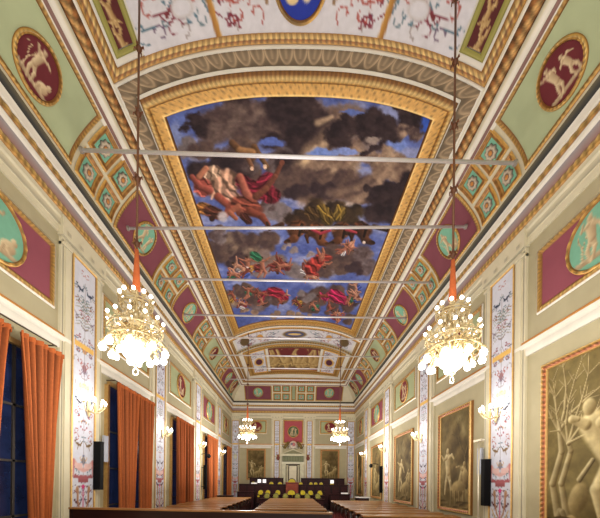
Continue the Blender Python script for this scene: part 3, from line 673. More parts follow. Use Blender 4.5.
for side in 'LR':
    w_ = SIDEW[side]; nm = nc = 0
    for i, (k, s0, s1) in enumerate(seq):
        if k == 'G':
            wh = 'nearest' if i == 0 else 'farther'
            cove_panel(side, s0, s1, lambda S, T: (GREEN * (1 - .06 * sstep(.4, .6, fbm(S, T, 2))[..., None])), DRED, 3 + i + (side == 'R'), '%s green panel on the %s cove, oval of pale figures on dark red' % (wh, w_), rs=.37, rt=.35, ds=(.2 if i == 0 else 0), dt=(-.06 if i == 0 else 0))
        elif k == 'M':
            cove_panel(side, s0, s1, MAG * .9, TEAL, 4 + i * 2 + (side == 'R'), '%s plum panel on the %s cove with a green oval medallion' % (['nearest', 'middle', 'farthest'][nm], w_), rs=.38, rt=.4); nm += 1
        else:
            coffers(side, s0, s1, '%s group of four green rosette coffers on the %s cove' % (['nearest', 'second', 'third', 'farthest'][nc], w_)); nc += 1
    # corner medallion near the end wall
    f = COVE[side]; p = empty('corner_medallion', tuple(f(22.7, CT, 0))); fl = lambda s, t, o=0.0, f=f, p=p: f(s, t, o) - np.array(p.location)
    tag(p, 'dark red oval medallion in the far %s corner of the cove' % w_, 'ceiling panel')
    a = Acc(); field(a, fl, 22.05, 23.25, TA, TB, .008, TEAL * .8, .1); a.build('painted_field', M['paint'], p)
    medallion(fl, p, 22.62, CT, .42, .5, DRED, 9, 1)
cove_panel('E', -3.95, -1.75, MAG * .85, TEAL, 7, 'plum cove panel above the end wall, at its left half, green oval', rs=.34, rt=.34)
cove_panel('E', 1.75, 3.95, MAG * .85, TEAL, 8, 'plum cove panel above the end wall, at its right half, green oval', rs=.34, rt=.34)
coffers('E', -1.65, -.3, 'left group of four green coffers above the end wall'); coffers('E', .3, 1.65, 'right group of four green coffers above the end wall')
cove_panel('E', -.22, .22, GREEN * .85, DRED, 1, 'narrow green strip panel at the middle of the end cove', med=False)

# ------------------------------------------------------------------ pilasters (painted grotesque strips)
ti = 20
def pilaster(side, c, w, wo, seed):
    global ti
    f = WALL[side]; z0, z1 = E - 1.2, E + 5.05
    a = Acc()
    # cream body with stepped side mouldings and a capital
    for (hw, o, za, zb) in ((wo / 2, .06, 0, E + 5.3), (wo / 2 - .1, .09, .3, E + 5.2), (wo / 2 + .03, .1, 0, .35), (wo / 2 + .04, .13, E + 5.24, E + 5.66), (wo / 2 + .0, .11, E + 5.06, E + 5.12)):
        for s0, s1, o0, o1 in ((c - hw, c + hw, o, o), (c - hw, c - hw, 0, o), (c + hw, c + hw, o, 0)):
            S = np.array([[s0, s0], [s1, s1]]); T = np.array([[za, zb], [za, zb]]); O = np.array([[o0, o0], [o1, o1]])
            a.grid(f(S, T, O), CREAM)
        S = np.array([[c - hw, c - hw], [c + hw, c + hw]]); O = np.array([[0, o], [0, o]])
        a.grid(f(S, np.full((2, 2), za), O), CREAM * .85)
    for k in (-1, 1):
        s = c + k * (wo / 2 - .05)
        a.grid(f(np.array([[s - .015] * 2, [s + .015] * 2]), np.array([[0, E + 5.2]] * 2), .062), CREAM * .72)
    for k in range(4):
        s = c - wo / 2 + .12 + k * (wo - .24) / 3
        P0 = f(np.array([[s - .05] * 2, [s + .05] * 2]), np.array([[E + 5.3, E + 5.38]] * 2), .15); a.grid(P0, CREAM * .86)
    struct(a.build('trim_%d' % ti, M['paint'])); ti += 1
    a = Acc(); field(a, f, c - w / 2, c + w / 2, z0, z1, .1, lambda S, T: grotesque(S - c, T, w, z0, z1, seed), .022, .025); struct(a.build('trim_%d' % ti, M['fresco'])); ti += 1
    a = Acc(); frame_rect(a, f, c - w / 2 - .06, c + w / 2 + .06, z0 - .06, z1 + .06, .07, [(0, .0, GOLD_D), (.4, .03, GOLD_L), (1, .0, GOLD_D)], .2, .1); struct(a.build('trim_%d' % ti, M['gilt'])); ti += 1
for side in 'LR':
    for i, y in enumerate(PIL[side]): pilaster(side, y, .72, 1.38, 40 + i)
for x in (-4.72, 4.72): pilaster('E', x, .52, .74, 51)
for x in (-1.33, 1.33): pilaster('E', x, .36, .95, 52)
# plain capitals' frieze line in the end wall bay is part of the courses above

# ------------------------------------------------------------------ upper wall panels with medallions
def wall_panel(side, s0, s1, z0, z1, colr, medc, seed, label, rs=.55, rt=.5):
    f = WALL[side]; c = ((s0 + s1) / 2, (z0 + z1) / 2); p = empty('wall_panel', tuple(f(c[0], c[1], 0))); fl = lambda s, t, o=0.0: f(s, t, o) - np.array(p.location)
    tag(p, label, 'wall panel')
    a = Acc(); field(a, fl, s0 + .1, s1 - .1, z0 + .1, z1 - .1, .02, colr, .3); a.build('painted_field', M['paint'], p)
    a = Acc(); frame_rect(a, fl, s0, s1, z0, z1, .14, [(0, .0, WHITE), (.12, .03, WHITE), (.3, .03, GOLD), (.5, .045, GOLD_L), (.7, .04, GOLD), (.95, .02, GOLD_D), (1, .0, GOLD_D)], .04, .01, beads(.07, .3, .006)); a.build('gilt_frame', M['gilt'], p, smooth=True)
    medallion(fl, p, c[0], c[1], rs, rt, medc, seed, -1 if side == 'R' else 1, 1.1, .035, .07)
GP = c3(164, 172, 132)
for side in 'LR':
    w_ = SIDEW[side]
    for i, y in enumerate(BAY[side]):
        red = i in (0, 3); hw = 1.3 if i < 4 else 1.05
        wh = {0: 'nearest', 1: 'second', 2: 'third', 3: 'fourth', 4: 'farthest'}[i]
        wall_panel(side, y - hw, y + hw, E + 3.6, E + 4.95, MAG * 1.04 if red else GP, TEAL if red else DRED * 1.15, (12 if side == 'R' else 15) + i, '%s upper panel on the %s wall, %s' % (wh, w_, 'plum with a green oval medallion' if red else 'green with a dark red oval medallion'), .54 if red else .42, .52 if red else .46)
for x, w_ in ((-3.0, 'left'), (3.0, 'right')): wall_panel('E', x - .85, x + .85, E + 4.0, E + 5.15, GP, DRED * 1.2, 10 + int(x), 'green end wall panel with dark red oval, %s of the doorway' % w_, .4, .38)
wall_panel('E', -.86, .86, E + 3.2, E + 5.2, c3(168, 78, 84), c3(70, 92, 66), 6, 'tall pink-red end wall panel with green oval, above the doorway', .4, .42)

# ------------------------------------------------------------------ monochrome framed paintings
def mono(s0, s1, z0, z1, seed, sgn, kind):
    G0 = c3(158, 144, 104); GD = c3(70, 58, 38); GL = c3(214, 204, 168)
    def g(S, T):
        X = (S - s0) if sgn > 0 else (s1 - S); Z = T - z0; w = s1 - s0; h = z1 - z0; rng = random.Random(seed)
        cv = Cv(X, Z, G0 * .92)
        n = fbm(X * 1.6, Z * 1.6, seed)
        if kind == 'tree':
            cv.C *= .84; cv.mix(sstep(.35, .7, n) * .3, c3(160, 148, 110)); cv.mix(sstep(h * .34, 0, Z + n * .5) * .8, c3(84, 70, 44))
            LT, DT = c3(214, 203, 168), c3(96, 82, 54)
            for x0, seed2, k in ((.16, 3, 1.0), (.24, 8, .86)):
                r2 = random.Random(seed2); p0 = (w * x0, h * .1); p1 = (w * (x0 - .05), h * .28); p2 = (w * (x0 + .03), h * .46); p3 = (w * (x0 + .01), h * .58 * k)
                cv.stroke([p0, p1, p2, p3], .085 * k, .05 * k, LT * .95, DT)
                for ang, L in ((2.2, .3), (1.75, .34), (1.25, .36), (.8, .34)):
                    q = p3; a_ = ang; rr = .04 * k
                    for st in range(4):
                        q2 = (q[0] + math.cos(a_) * h * L * .28, q[1] + math.sin(a_) * h * L * .34); cv.stroke([q, q2], rr, rr * .72, LT * .96, DT, soft=.4); rr *= .72
                        for sg in (-1, 1):
                            b_ = a_ + sg * r2.uniform(.4, .9); cv.stroke([q2, (q2[0] + math.cos(b_) * h * .07, q2[1] + math.sin(b_) * h * .07)], max(.014, rr * .7), .011, LT * .92, DT, soft=.5)
                        q = q2; a_ += r2.uniform(-.4, .35)
            cv.stroke([(w * .24, h * .5), (w * .4, h * .54), (w * .52, h * .64)], .03, .012, LT, DT)
            cv.stroke([(w * .18, h * .12), (w * .12, h * .02)], .07, .03, LT * .8, DT); cv.stroke([(w * .2, h * .12), (w * .27, h * .03)], .06, .03, LT * .8, DT)
            figure(cv, w * .58, h * .08, h * .64, random.Random(5), GL * 1.04, c3(110, 94, 64), -.3)
            cv.ell(w * .33, h * .2, .17, .3, c3(200, 186, 146), -.35, col2=c3(92, 78, 50)); cv.ell(w * .28, h * .07, .12, .13, c3(196, 180, 138), col2=c3(90, 76, 48)); cv.stroke([(w * .34, h * .3), (w * .44, h * .4)], .05, .04, GL, GD)
            for i in range(12): cv.ell(rng.uniform(0, w), rng.uniform(0, h * .08), .22, .06, c3(74, 60, 38), col2=c3(150, 134, 96))
        else:
            cv.C *= .82
            cv.mix(sstep(.4, .65, n) * .55, c3(100, 86, 56)); cv.mix(sstep(.5, .3, n) * .35, c3(170, 156, 116))
            for i in range(9): cv.ell(w * rng.uniform(.25, 1.0), h * rng.uniform(.3, .85), w * rng.uniform(.12, .26), h * rng.uniform(.05, .13), c3(136, 120, 84), rng.uniform(-.6, .6), .5, .85, c3(60, 50, 32))
            bare_tree(cv, w * (.12 if seed % 2 else .85), h * .25, h * .7, c3(130, 116, 82), c3(62, 52, 34), rng, 3)
            cv.mix(sstep(h * .22, 0, Z + n * .4) * .7, c3(84, 70, 44))
            figure(cv, w * .32, h * .17, h * .46, rng, GL * .95, c3(120, 102, 68)); figure(cv, w * .68, h * .12, h * .36, rng, c3(190, 176, 136), c3(96, 80, 52), .3)
            cv.ell(w * .6, h * .22, w * .22, h * .08, c3(190, 174, 130), .3, col2=c3(84, 70, 46)); cv.ell(w * .82, h * .34, w * .08, h * .07, c3(184, 168, 126), col2=c3(84, 70, 46))
            for i in range(4): cv.stroke([(w * (.42 + .12 * i), h * .2), (w * (.4 + .13 * i), h * .06)], .05, .03, c3(170, 154, 112), c3(74, 62, 40))
            for i in range(10): cv.ell(rng.uniform(0, w), rng.uniform(0, h * .1), .25, .06, c3(66, 54, 34), col2=c3(150, 134, 96))
        cv.C *= (.86 + .28 * fbm(X * 7, Z * 7, seed + 5))[..., None]
        return np.clip((cv.C - .42) * 1.2 + (.33 if kind == 'tree' else .4), 0, 1) * np.array([1.0, .985, .95])
    return g
def painting(side, s0, s1, z0, z1, seed, label, kind='rock', fw=.14):
    f = WALL[side]; c = ((s0 + s1) / 2, z0); p = empty('framed_painting', tuple(f(c[0], c[1], 0))); fl = lambda s, t, o=0.0: f(s, t, o) - np.array(p.location)
    tag(p, label, 'painting')
    a = Acc(); field(a, fl, s0 + fw * .8, s1 - fw * .8, z0 + fw * .8, z1 - fw * .8, .025, mono(s0, s1, z0, z1, seed, -1 if side == 'R' else 1, kind), .015 if kind == 'tree' else .022); a.build('canvas', M['fresco'], p)
    a = Acc(); frame_rect(a, fl, s0, s1, z0, z1, fw, [(0, .0, GOLD_D), (.05, .06, GOLD_D), (.2, .09, GOLD_L), (.4, .085, GOLD), (.55, .06, c3(170, 96, 60)), (.8, .055, c3(196, 130, 84)), (.9, .06, GOLD_L), (1, .02, GOLD_D)], .03, .0, beads(.11, .35, .015)); a.build('gilt_frame', M['gilt'], p)
painting('R', 3.8, 6.17, E - .9, E + 2.47, 101, 'largest brown monochrome painting, bare tree and pale figure, nearest on right wall', 'tree')
painting('R', 8.55, 10.5, E - .88, E + 2.42, 102, 'brown monochrome painting between the two nearest right wall pilasters')
painting('R', 12.75, 15.0, E - .9, E + 2.4, 103, 'brown monochrome painting on right wall, third from the viewer')
painting('R', 17.1, 19.4, E - .9, E + 2.4, 104, 'brown monochrome painting on right wall, fourth from the viewer')
painting('R', 21.8, 23.6, E - .9, E + 2.4, 106, 'farthest brown monochrome painting on right wall, near the end corner')
painting('E', -3.82, -2.22, E + .2, E + 2.78, 105, 'brown monochrome painting on end wall, left of the doorway')
painting('E', 2.22, 3.82, E + .2, E + 2.78, 108, 'brown monochrome painting on end wall, right of the doorway')

# ------------------------------------------------------------------ windows and curtains of the left wall
def make_curtain(side_in, s0, s1, z1, seed, label, narrow):
    """pleated leaf between s0..s1 at the top, gathered towards its outer edge at the bottom"""
    rng = random.Random(seed); nu, nv = 140, 44
    U, T = np.meshgrid(np.linspace(0, 1, nu), np.linspace(0, 1, nv), indexing='ij')
    k = T ** .8                                                   # 0 at the top
    c0, c1 = narrow
    a0 = s0 + (c0 - s0) * k; a1 = s1 + (c1 - s1) * k
    npl = max(5, int((s1 - s0) / .14)); ph = rng.uniform(0, 6)
    fold = np.sin(2 * PI * npl * U + ph + .8 * np.sin(3 * U + T * 2)) * (.05 + .03 * T) + .02 * np.sin(2 * PI * npl * .37 * U + 1)
    S = a0 + (a1 - a0) * U + .25 * fold * np.cos(2 * PI * npl * U)
    Z = z1 - T * (z1 - .03) + .02 * np.sin(2 * PI * npl * 2 * U) * (T < .02)
    base = c3(172, 92, 46); C = base * (.8 + .2 * np.sin(2 * PI * npl * U + ph)[..., None] + .1 * vnoise(U * 30, T * 3, seed)[..., None])  # fold light and shade painted into the cloth colour
    p = empty('curtain', (-H + .2, (s0 + s1) / 2, 0)); tag(p, label, 'curtain')
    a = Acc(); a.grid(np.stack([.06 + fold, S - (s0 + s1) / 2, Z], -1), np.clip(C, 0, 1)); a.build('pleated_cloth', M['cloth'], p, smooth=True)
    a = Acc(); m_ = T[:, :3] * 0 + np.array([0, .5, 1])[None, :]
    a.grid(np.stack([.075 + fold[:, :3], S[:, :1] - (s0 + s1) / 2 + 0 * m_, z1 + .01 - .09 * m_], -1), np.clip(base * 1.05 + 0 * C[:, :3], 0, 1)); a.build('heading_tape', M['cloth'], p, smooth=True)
def window(i, y0, y1, z1):
    a = Acc(); x = -H
    w = struct(bpy.data.objects.new('window_%d' % i, None)); COL.objects.link(w); w.location = (x, (y0 + y1) / 2, 0)
    L = lambda v: v - (y0 + y1) / 2
    a = Acc(); a.box(.0, .02, L(y0), L(y1), .3, z1, c3(22, 30, 56)); a.build('window_pane', M['pane'], w)
    a = Acc()
    for (p, q) in ((y0 - .1, y0), (y1, y1 + .1)): a.box(0, .09, L(p), L(q), .0, z1 - .0, c3(176, 140, 84)); a.box(.085, .1, L(p) + .03, L(q) - .03, 0, z1, c3(120, 82, 44))
    a.box(0, .09, L(y0), L(y1), z1, z1 + .1, c3(176, 140, 84))
    a.build('window_frame', M['gilt'], w)
    a = Acc(); m_ = (y0 + y1) / 2
    for y in (m_ - .4, m_, m_ + .4): a.box(.02, .05, L(y) - .025, L(y) + .025, .3, z1, c3(60, 54, 50))
    for z in (1.2, 2.2, 3.2): a.box(.02, .05, L(y0), L(y1), z - .02, z + .02, c3(60, 54, 50))
    a.build('window_mullion', M['paint'], w)
place = ['nearest', 'second', 'third', 'fourth', 'farthest']
for i, y in enumerate(BAY['L']):
    hw = 1.08 if i < 4 else .9
    window(i + 1, y - hw + .05, y + hw - .1, E + (2.42 if i == 0 else 2.6))
    if i == 0:
        make_curtain(1, 5.19, 6.22, E + 2.6, 1, 'orange pleated curtain drawn aside, farther half of the nearest left window', (5.52, 5.86))
        make_curtain(1, 3.6, 5.13, E + 2.6, 2, 'orange pleated curtain at the left edge, nearer half of the nearest window', (3.7, 4.75))
    elif i == 1:
        make_curtain(1, 8.11, 9.24, E + 2.68, 3, 'orange curtain, nearer half of the second left window', (8.38, 8.98))
        make_curtain(1, 9.26, 10.32, E + 2.68, 4, 'orange curtain, farther half of the second left window', (9.45, 10.1))
    elif i == 4:
        make_curtain(1, y - .6, y + .9, E + 2.66, 5 + 2 * i, 'orange curtain of the farthest left window, by the end wall corner', (y - .35, y + .8))
    else:
        make_curtain(1, y - 1.1, y - .02, E + 2.68, 5 + 2 * i, 'orange curtain, nearer half of the %s left window' % place[i], (y - .85, y - .15))
        make_curtain(1, y + .02, y + .98, E + 2.68, 6 + 2 * i, 'orange curtain, farther half of the %s left window' % place[i], (y + .15, y + .9))
    r = empty('curtain_rail', (-H + .24, y, E + 2.72)); tag(r, 'thin dark curtain rail over the %s left window' % place[i], 'curtain rail')
    a = Acc(); a.tube([(0, -hw, 0), (0, hw, 0)], .014, c3(70, 54, 40)); a.build('rod', M['brass'], r)
    for k in (-1, 1):
        a = Acc(); a.box(-.24, .0, k * hw * .97 - .012, k * hw * .97 + .012, -.012, .012, c3(70, 54, 40)); a.build('bracket', M['brass'], r)

# ------------------------------------------------------------------ doorway in the end wall
d = bpy.data.objects.new('door_1', None); COL.objects.link(d); struct(d); d.location = (0, YF, 0)
a = Acc()
for x in (-.74, .74): a.box(x - .16, x + .16, -.24, 0, 0, E + 1.55, c3(206, 202, 172))
a.box(-.92, .92, -.26, 0, E + 1.55, E + 1.72, c3(214, 210, 184)); a.box(-1.05, 1.05, -.3, 0, E + 2.2, E + 2.32, c3(214, 208, 178))
a.build('door_surround', M['stone'], d)
a = Acc(); a.box(-.86, .86, -.2, 0, E + 1.72, E + 2.2, c3(104, 108, 78))
for k in range(13): a.box(-.8 + k * .13, -.74 + k * .13, -.22, -.2, E + 1.78, E + 2.14, c3(128, 132, 98))
a.build('door_frieze', M['stone'], d)
a = Acc(); a.prism([(-1.08, E + 2.32), (1.08, E + 2.32), (.0, E + 2.78)], 'y', -.3, 0, c3(196, 190, 158)); a.prism([(-.8, E + 2.37), (.8, E + 2.37), (0, E + 2.68)], 'y', -.32, -.3, c3(128, 126, 92)); a.build('door_pediment', M['stone'], d)
a = Acc(); a.box(-.58, .58, -.06, 0, 0, E + 1.55, c3(78, 66, 50)); a.box(-.3, .3, -.1, -.06, 0, E + 1.4, c3(224, 214, 184))
for x in (-.46, .46): a.lathe([(.09, 0), (.08, 1.5), (.075, E + 1.3), (.1, E + 1.35), (.1, E + 1.45)], c3(200, 192, 162), (x, -.12, 0), 12)
a.build('door_leaf', M['stone'], d)
cr = empty('carved_crest', (0, YF - .2, E + 3.1)); tag(cr, 'carved round crest between two small beasts, on top of the doorway pediment', 'crest')
a = Acc(); a.lathe([(.001, .14), (.18, .12), (.3, .06), (.33, .0), (.3, -.05)], c3(206, 190, 176), n=24); o = a.build('shield', M['stone'], cr, smooth=True); o.rotation_euler = (PI / 2, 0, 0)
a = Acc(); a.ball((.05, -.13, .02), .13, c3(190, 120, 120), sz=1.2); a.ball((-.1, -.13, .06), .09, c3(120, 120, 130)); a.build('shield_charge', M['stone'], cr, smooth=True)
for k in (-1, 1):
    a = Acc(); G_ = c3(116, 96, 46)
    a.tube([(k * .72, -.02, -.3), (k * .62, -.04, -.12), (k * .5, -.05, .02), (k * .42, -.06, .14)], [.1, .13, .12, .07], G_, 10); a.ball((k * .4, -.08, .2), .085, G_)
    a.tube([(k * .5, -.06, 0), (k * .4, -.1, -.12), (k * .42, -.1, -.3)], [.06, .045, .05], G_); a.tube([(k * .72, -.03, -.28), (k * .86, -.03, -.1), (k * .8, -.03, .06)], [.03, .025, .035], G_)
    a.build('carved_beast', M['stone'], cr, smooth=True)
for k, w_ in ((-1, 'left'), (1, 'right')):
    o = empty('wall_bracket', (k * 1.22, YF - .12, E + 2.05)); tag(o, 'small reddish carved bust bracket on the %s side of the doorway' % w_, 'ornament')
    a = Acc(); a.lathe([(.02, -.22), (.12, -.12), (.16, 0), (.1, .1)], c3(126, 70, 60), n=14); a.build('bust', M['stone'], o, smooth=True)
    a = Acc(); a.ball((0, -.02, .17), .09, c3(140, 84, 70), sz=1.2); a.build('head', M['stone'], o, smooth=True)

# ------------------------------------------------------------------ tie rods across the vault
for i, (y, zl, zr) in enumerate([(6.36, .06, -.12), (8.17, -.06, .08), (10.3, .02, -.02), (12.5, .02, -.03), (14.4, 0, 0), (16.4, 0, 0), (18.2, 0, 0), (20.2, 0, 0)]):
    o = empty('tie_rod', (0, y, E + 6.95)); w_ = ['nearest', 'second', 'third', 'fourth', 'fifth', 'sixth', 'seventh', 'farthest'][i]
    tag(o, '%s thin pale tie rod crossing below the vault from cove to cove' % w_, 'tie rod')
    a = Acc(); a.tube([(-4.6, 0, zl), (0, 0, (zl + zr) / 2 - .01), (4.6, 0, zr)], .034, c3(232, 230, 234), 8); a.build('bar', M['metal'], o, smooth=True)
    for k, zz in ((-1, zl), (1, zr)):
        a = Acc(); a.lathe([(.001, -.02), (.06, -.02), (.06, .03), (.03, .04)], c3(170, 165, 160), n=12); q = a.build('anchor_plate', M['metal'], o); q.location = (k * 4.6, 0, zz); q.rotation_euler = (0, -k * PI / 2, 0)

# ------------------------------------------------------------------ chandeliers (origin at the middle of the body)
BR_ = c3(192, 172, 128); CRY = c3(236, 226, 200)
def make_chandelier(ctop):
    r = empty('chandelier', (0, 0, 0)); rng = random.Random(2)
    a = Acc(); a.tube([(0, 0, 1.35), (0, 0, ctop)], .022, c3(104, 66, 38), 8); rod = a.build('suspension_rod', M['brass'], r, smooth=True)
    zz = 1.56
    while zz < ctop - .2:
        a = Acc(); a.lathe([(.02, -.07), (.05, -.03), (.06, 0), (.04, .04), (.02, .07)], c3(96, 56, 32), (0, 0, zz), 12)
        for k in range(4): a.tube([(.05 * math.cos(k * PI / 2), .05 * math.sin(k * PI / 2), zz), (.09 * math.cos(k * PI / 2), .09 * math.sin(k * PI / 2), zz + .03), (.1 * math.cos(k * PI / 2), .1 * math.sin(k * PI / 2), zz - .02)], [.02, .015, .01], c3(110, 64, 36), 6)
        a.build('rod_knot', M['brass'], rod, smooth=True); zz += 1.18
    a = Acc(); a.tube([(0, 0, .72), (0, 0, 1.0), (0, 0, 1.45)], [.075, .06, .035], c3(206, 108, 60), 12); a.build('orange_sleeve', M['cloth'], r, smooth=True)
    a = Acc(); a.lathe([(.02, .75), (.05, .66), (.03, .55), (.09, .46), (.04, .36), (.07, .2), (.12, .1), (.05, 0), (.09, -.12), (.14, -.22), (.06, -.3), (.05, -.5), (.02, -.56)], BR_, n=16); a.build('central_stem', M['brass'], r, smooth=True)
    def tier(nm, R_, z, n, ph, rb, zc, up):
        for k in range(n):
            q = 2 * PI * (k + ph) / n; c, s = math.cos(q), math.sin(q)
            pts = [(0.06, zc), (R_ * .45, zc - .1), (R_ * .8, zc - .08), (R_, z - .03)] if up else [(0.08, zc), (R_ * .5, zc + .08), (R_ * .85, zc + .02), (R_, z + rb + .05)]
            tt = np.linspace(0, 3, 10); pp = [np.interp(tt, range(4), [p[j] for p in pts]) for j in (0, 1)]
            a = Acc(); a.tube(np.stack([pp[0] * c, pp[0] * s, pp[1]], 1), [.018] * 9 + [.014], BR_, 6)
            cr_ = [(R_ * .78 * c + .06 * math.cos(w) * c, R_ * .78 * s + .06 * math.cos(w) * s, pp[1][6] - .05 + .06 * math.sin(w)) for w in np.linspace(0, 5, 8)]
            a.tube(cr_, [.012] * 7 + [.006], BR_, 5)
            a.lathe([(.012, -.05), (.045, -.02), (.05, .0), (.02, .01)], BR_, (R_ * c, R_ * s, z - .02 if up else z + rb + .05), 10)
            arm = a.build(nm + '_arm', M['brass'], r, smooth=True)
            a = Acc()
            if up: a.lathe([(.001, -.02), (rb * .7, .02), (rb, rb * .9), (rb * .8, rb * 1.7), (.001, rb * 2.2)], c3(255, 250, 236), (R_ * c, R_ * s, z), 12)
            else: a.lathe([(.001, -rb), (rb * .7, -rb * .75), (rb, 0), (rb * .75, rb * .7), (rb * .4, rb)], c3(255, 250, 236), (R_ * c, R_ * s, z), 12)
            a.build('bulb', M['bulb'], arm, smooth=True)
    tier('upper', .29, .56, 10, 0, .036, .5, True)
    tier('middle', .5, .12, 12, .5, .034, .05, True)
    tier('inner', .3, .05, 8, .25, .03, -.05, True)
    tier('lower', .56, -.42, 9, .2, .07, -.22, False)
    tier('lowest', .38, -.5, 5, .5, .055, -.25, False)
    # gilt baskets, hanging crystals and the glowing bowl
    a = Acc()
    for zr_, R_ in ((.42, .3), (.47, .31), (-.02, .5), (-.2, .46)): a.tube([(R_ * math.cos(q), R_ * math.sin(q), zr_) for q in np.linspace(0, 2 * PI, 33)], .014, BR_, 6)
    for k in range(12):
        q = 2 * PI * k / 12; c, s = math.cos(q), math.sin(q)
        a.tube([(.3 * c, .3 * s, .44), (.22 * c, .22 * s, .3), (.1 * c, .1 * s, .22)], .012, BR_, 5)
        a.tube([(.5 * c, .5 * s, -.02), (.42 * c, .42 * s, .1), (.2 * c, .2 * s, .2), (.12 * c, .12 * s, .34)], .012, BR_, 5)
        a.tube([(.46 * c, .46 * s, -.2), (.36 * c, .36 * s, -.3), (.2 * c, .2 * s, -.36)], .012, BR_, 5)
    a.build('gilt_basket', M['brass'], r, smooth=True)
    a = Acc()
    for k in range(170):
        q = rng.uniform(0, 2 * PI); z = rng.uniform(-.34, .46); R_ = (.2 + .32 * max(0, 1 - abs(z + .05) / .42)) * rng.uniform(.75, 1.05); s_ = rng.uniform(.014, .028)
        a.lathe([(.001, -s_ * 1.7), (s_, 0), (.001, s_ * 1.2)], CRY * rng.uniform(.75, 1), (R_ * math.cos(q), R_ * math.sin(q), z), 5)
    o = a.build('crystal_drops', M['crystal'], r); o['kind'] = 'stuff'
    a = Acc(); a.lathe([(.26, -.3), (.27, -.36), (.22, -.48), (.13, -.57), (.04, -.62)], c3(255, 248, 230), n=20); a.build('glowing_bowl', M['bulb'], r, smooth=True)
    a = Acc(); a.lathe([(.04, -.6), (.06, -.65), (.02, -.68), (.015, -.7)], BR_, n=12); a.tube([(.05 * math.sin(q), 0, -.76 + .055 * math.cos(q) * (1 + .2 * math.sin(q) ** 2)) for q in np.linspace(0, 2 * PI, 17)], .012, CRY, 6); a.build('pendant_finial', M['brass'], r, smooth=True)
    return r
CH = [(-2.75, 5.12, E + 2.59, 'nearer left lit chandelier of gilt arms hanging before the left wall'), (2.69, 5.2, E + 2.53, 'nearer right lit chandelier of gilt arms hanging before the right wall'),
      (-2.62, 17.0, E + 2.98, 'distant left lit chandelier hanging before the end wall'), (2.62, 17.0, E + 2.92, 'distant right lit chandelier hanging before the end wall')]
chan = make_chandelier(6.7)
for i, (x, y, z, lb) in enumerate(CH):
    o = chan if i == 0 else copy_tree(chan); o.location = (x, y, z); o.scale = (.86, .86, .94); o.rotation_euler = (0, 0, .4 * i); tag(o, lb, 'chandelier', 'lit gilt chandeliers')

# ------------------------------------------------------------------ wall sconces
def make_sconce():
    r = empty('wall_sconce')
    a = Acc(); a.box(0, .03, -.05, .05, -.2, .12, BR_); a.lathe([(.01, -.3), (.04, -.22), (.02, -.16)], BR_, (.02, 0, 0), 10); a.build('backplate', M['brass'], r)
    for k in range(5):
        q = (-70 + 35 * k) * PI / 180; c, s = math.cos(q), math.sin(q); R_ = .34
        t = np.linspace(0, 1, 9); rr = .03 + R_ * t; z = -.1 - .12 * np.sin(PI * t) + .1 * t
        a = Acc(); a.tube(np.stack([rr * c, rr * s, z], 1), .014, BR_, 6); a.lathe([(.01, -.03), (.04, 0), (.045, .015), (.02, .02)], BR_, ((R_ + .03) * c, (R_ + .03) * s, .02), 10); arm = a.build('candle_arm', M['brass'], r, smooth=True)
        a = Acc(); a.lathe([(.001, -.01), (.025, .02), (.036, .06), (.022, .1), (.001, .13)], c3(255, 250, 236), ((R_ + .03) * c, (R_ + .03) * s, .05), 10); a.build('bulb', M['bulb'], arm, smooth=True)
    return r
sc0 = make_sconce(); first = True
SCON = []
for side in 'LR':
    for i, y in enumerate(PIL[side][1:]):
        o = sc0 if first else copy_tree(sc0); first = False
        x = -H + .13 if side == 'L' else H - .13
        zz = E + 1.8 + .07 * i
        o.location = (x, y + .1, zz); o.scale = (.95, .95, .9); o.rotation_euler = (0, 0, 0 if side == 'L' else PI)
        tag(o, '%s lit gilt wall sconce on the %s wall pilasters' % (['nearest', 'second', 'third', 'farthest'][i], SIDEW[side]), 'wall lamp', 'wall sconces'); SCON.append((x + (.3 if side == 'L' else -.3), y, zz + .05))

# ------------------------------------------------------------------ loudspeakers and cameras on the walls
def speaker(side, y, z0, z1, label):
    sx = 1 if side == 'L' else -1; x = (-H + .2) * sx if side == 'L' else H - .2
    x = -H + .2 if side == 'L' else H - .2
    r = empty('column_speaker', (x, y, z0)); tag(r, label, 'loudspeaker'); h = z1 - z0
    a = Acc(); a.box(-.08, .08, -.075, .075, 0, h, c3(16, 16, 18)); a.box(-.085, .085, -.08, .08, h - .02, h, c3(24, 24, 26)); a.build('cabinet', M['black'], r)
    a = Acc(); a.box(-.07, .07, -.083, -.078, .03, h * .47, c3(14, 14, 16)); a.box(-.07, .07, -.083, -.078, h * .5, h - .04, c3(14, 14, 16)); a.box(sx * .08 - .004, sx * .08 + .004, -.06, .06, .03, h - .04, c3(16, 16, 18)); a.build('grille', M['black'], r)
    a = Acc()
    for z in (.15, h - .15): a.box(min(0, -sx * .2), max(0, -sx * .2), -.02, .02, z - .02, z + .02, c3(60, 60, 60))
    a.build('bracket', M['metal'], r)
    return r
speaker('L', 7.5, E - .22, E + .98, 'tall black column speaker beside the nearest left pilaster')
speaker('R', 7.68, E - .53, E + .66, 'tall black column speaker beside the nearest right pilaster')
speaker('L', 16.7, E - .4, E + .95, 'distant black column speaker beside a far left pilaster')
speaker('R', 16.75, E - .5, E + 1.0, 'distant black column speaker beside a far right pilaster')
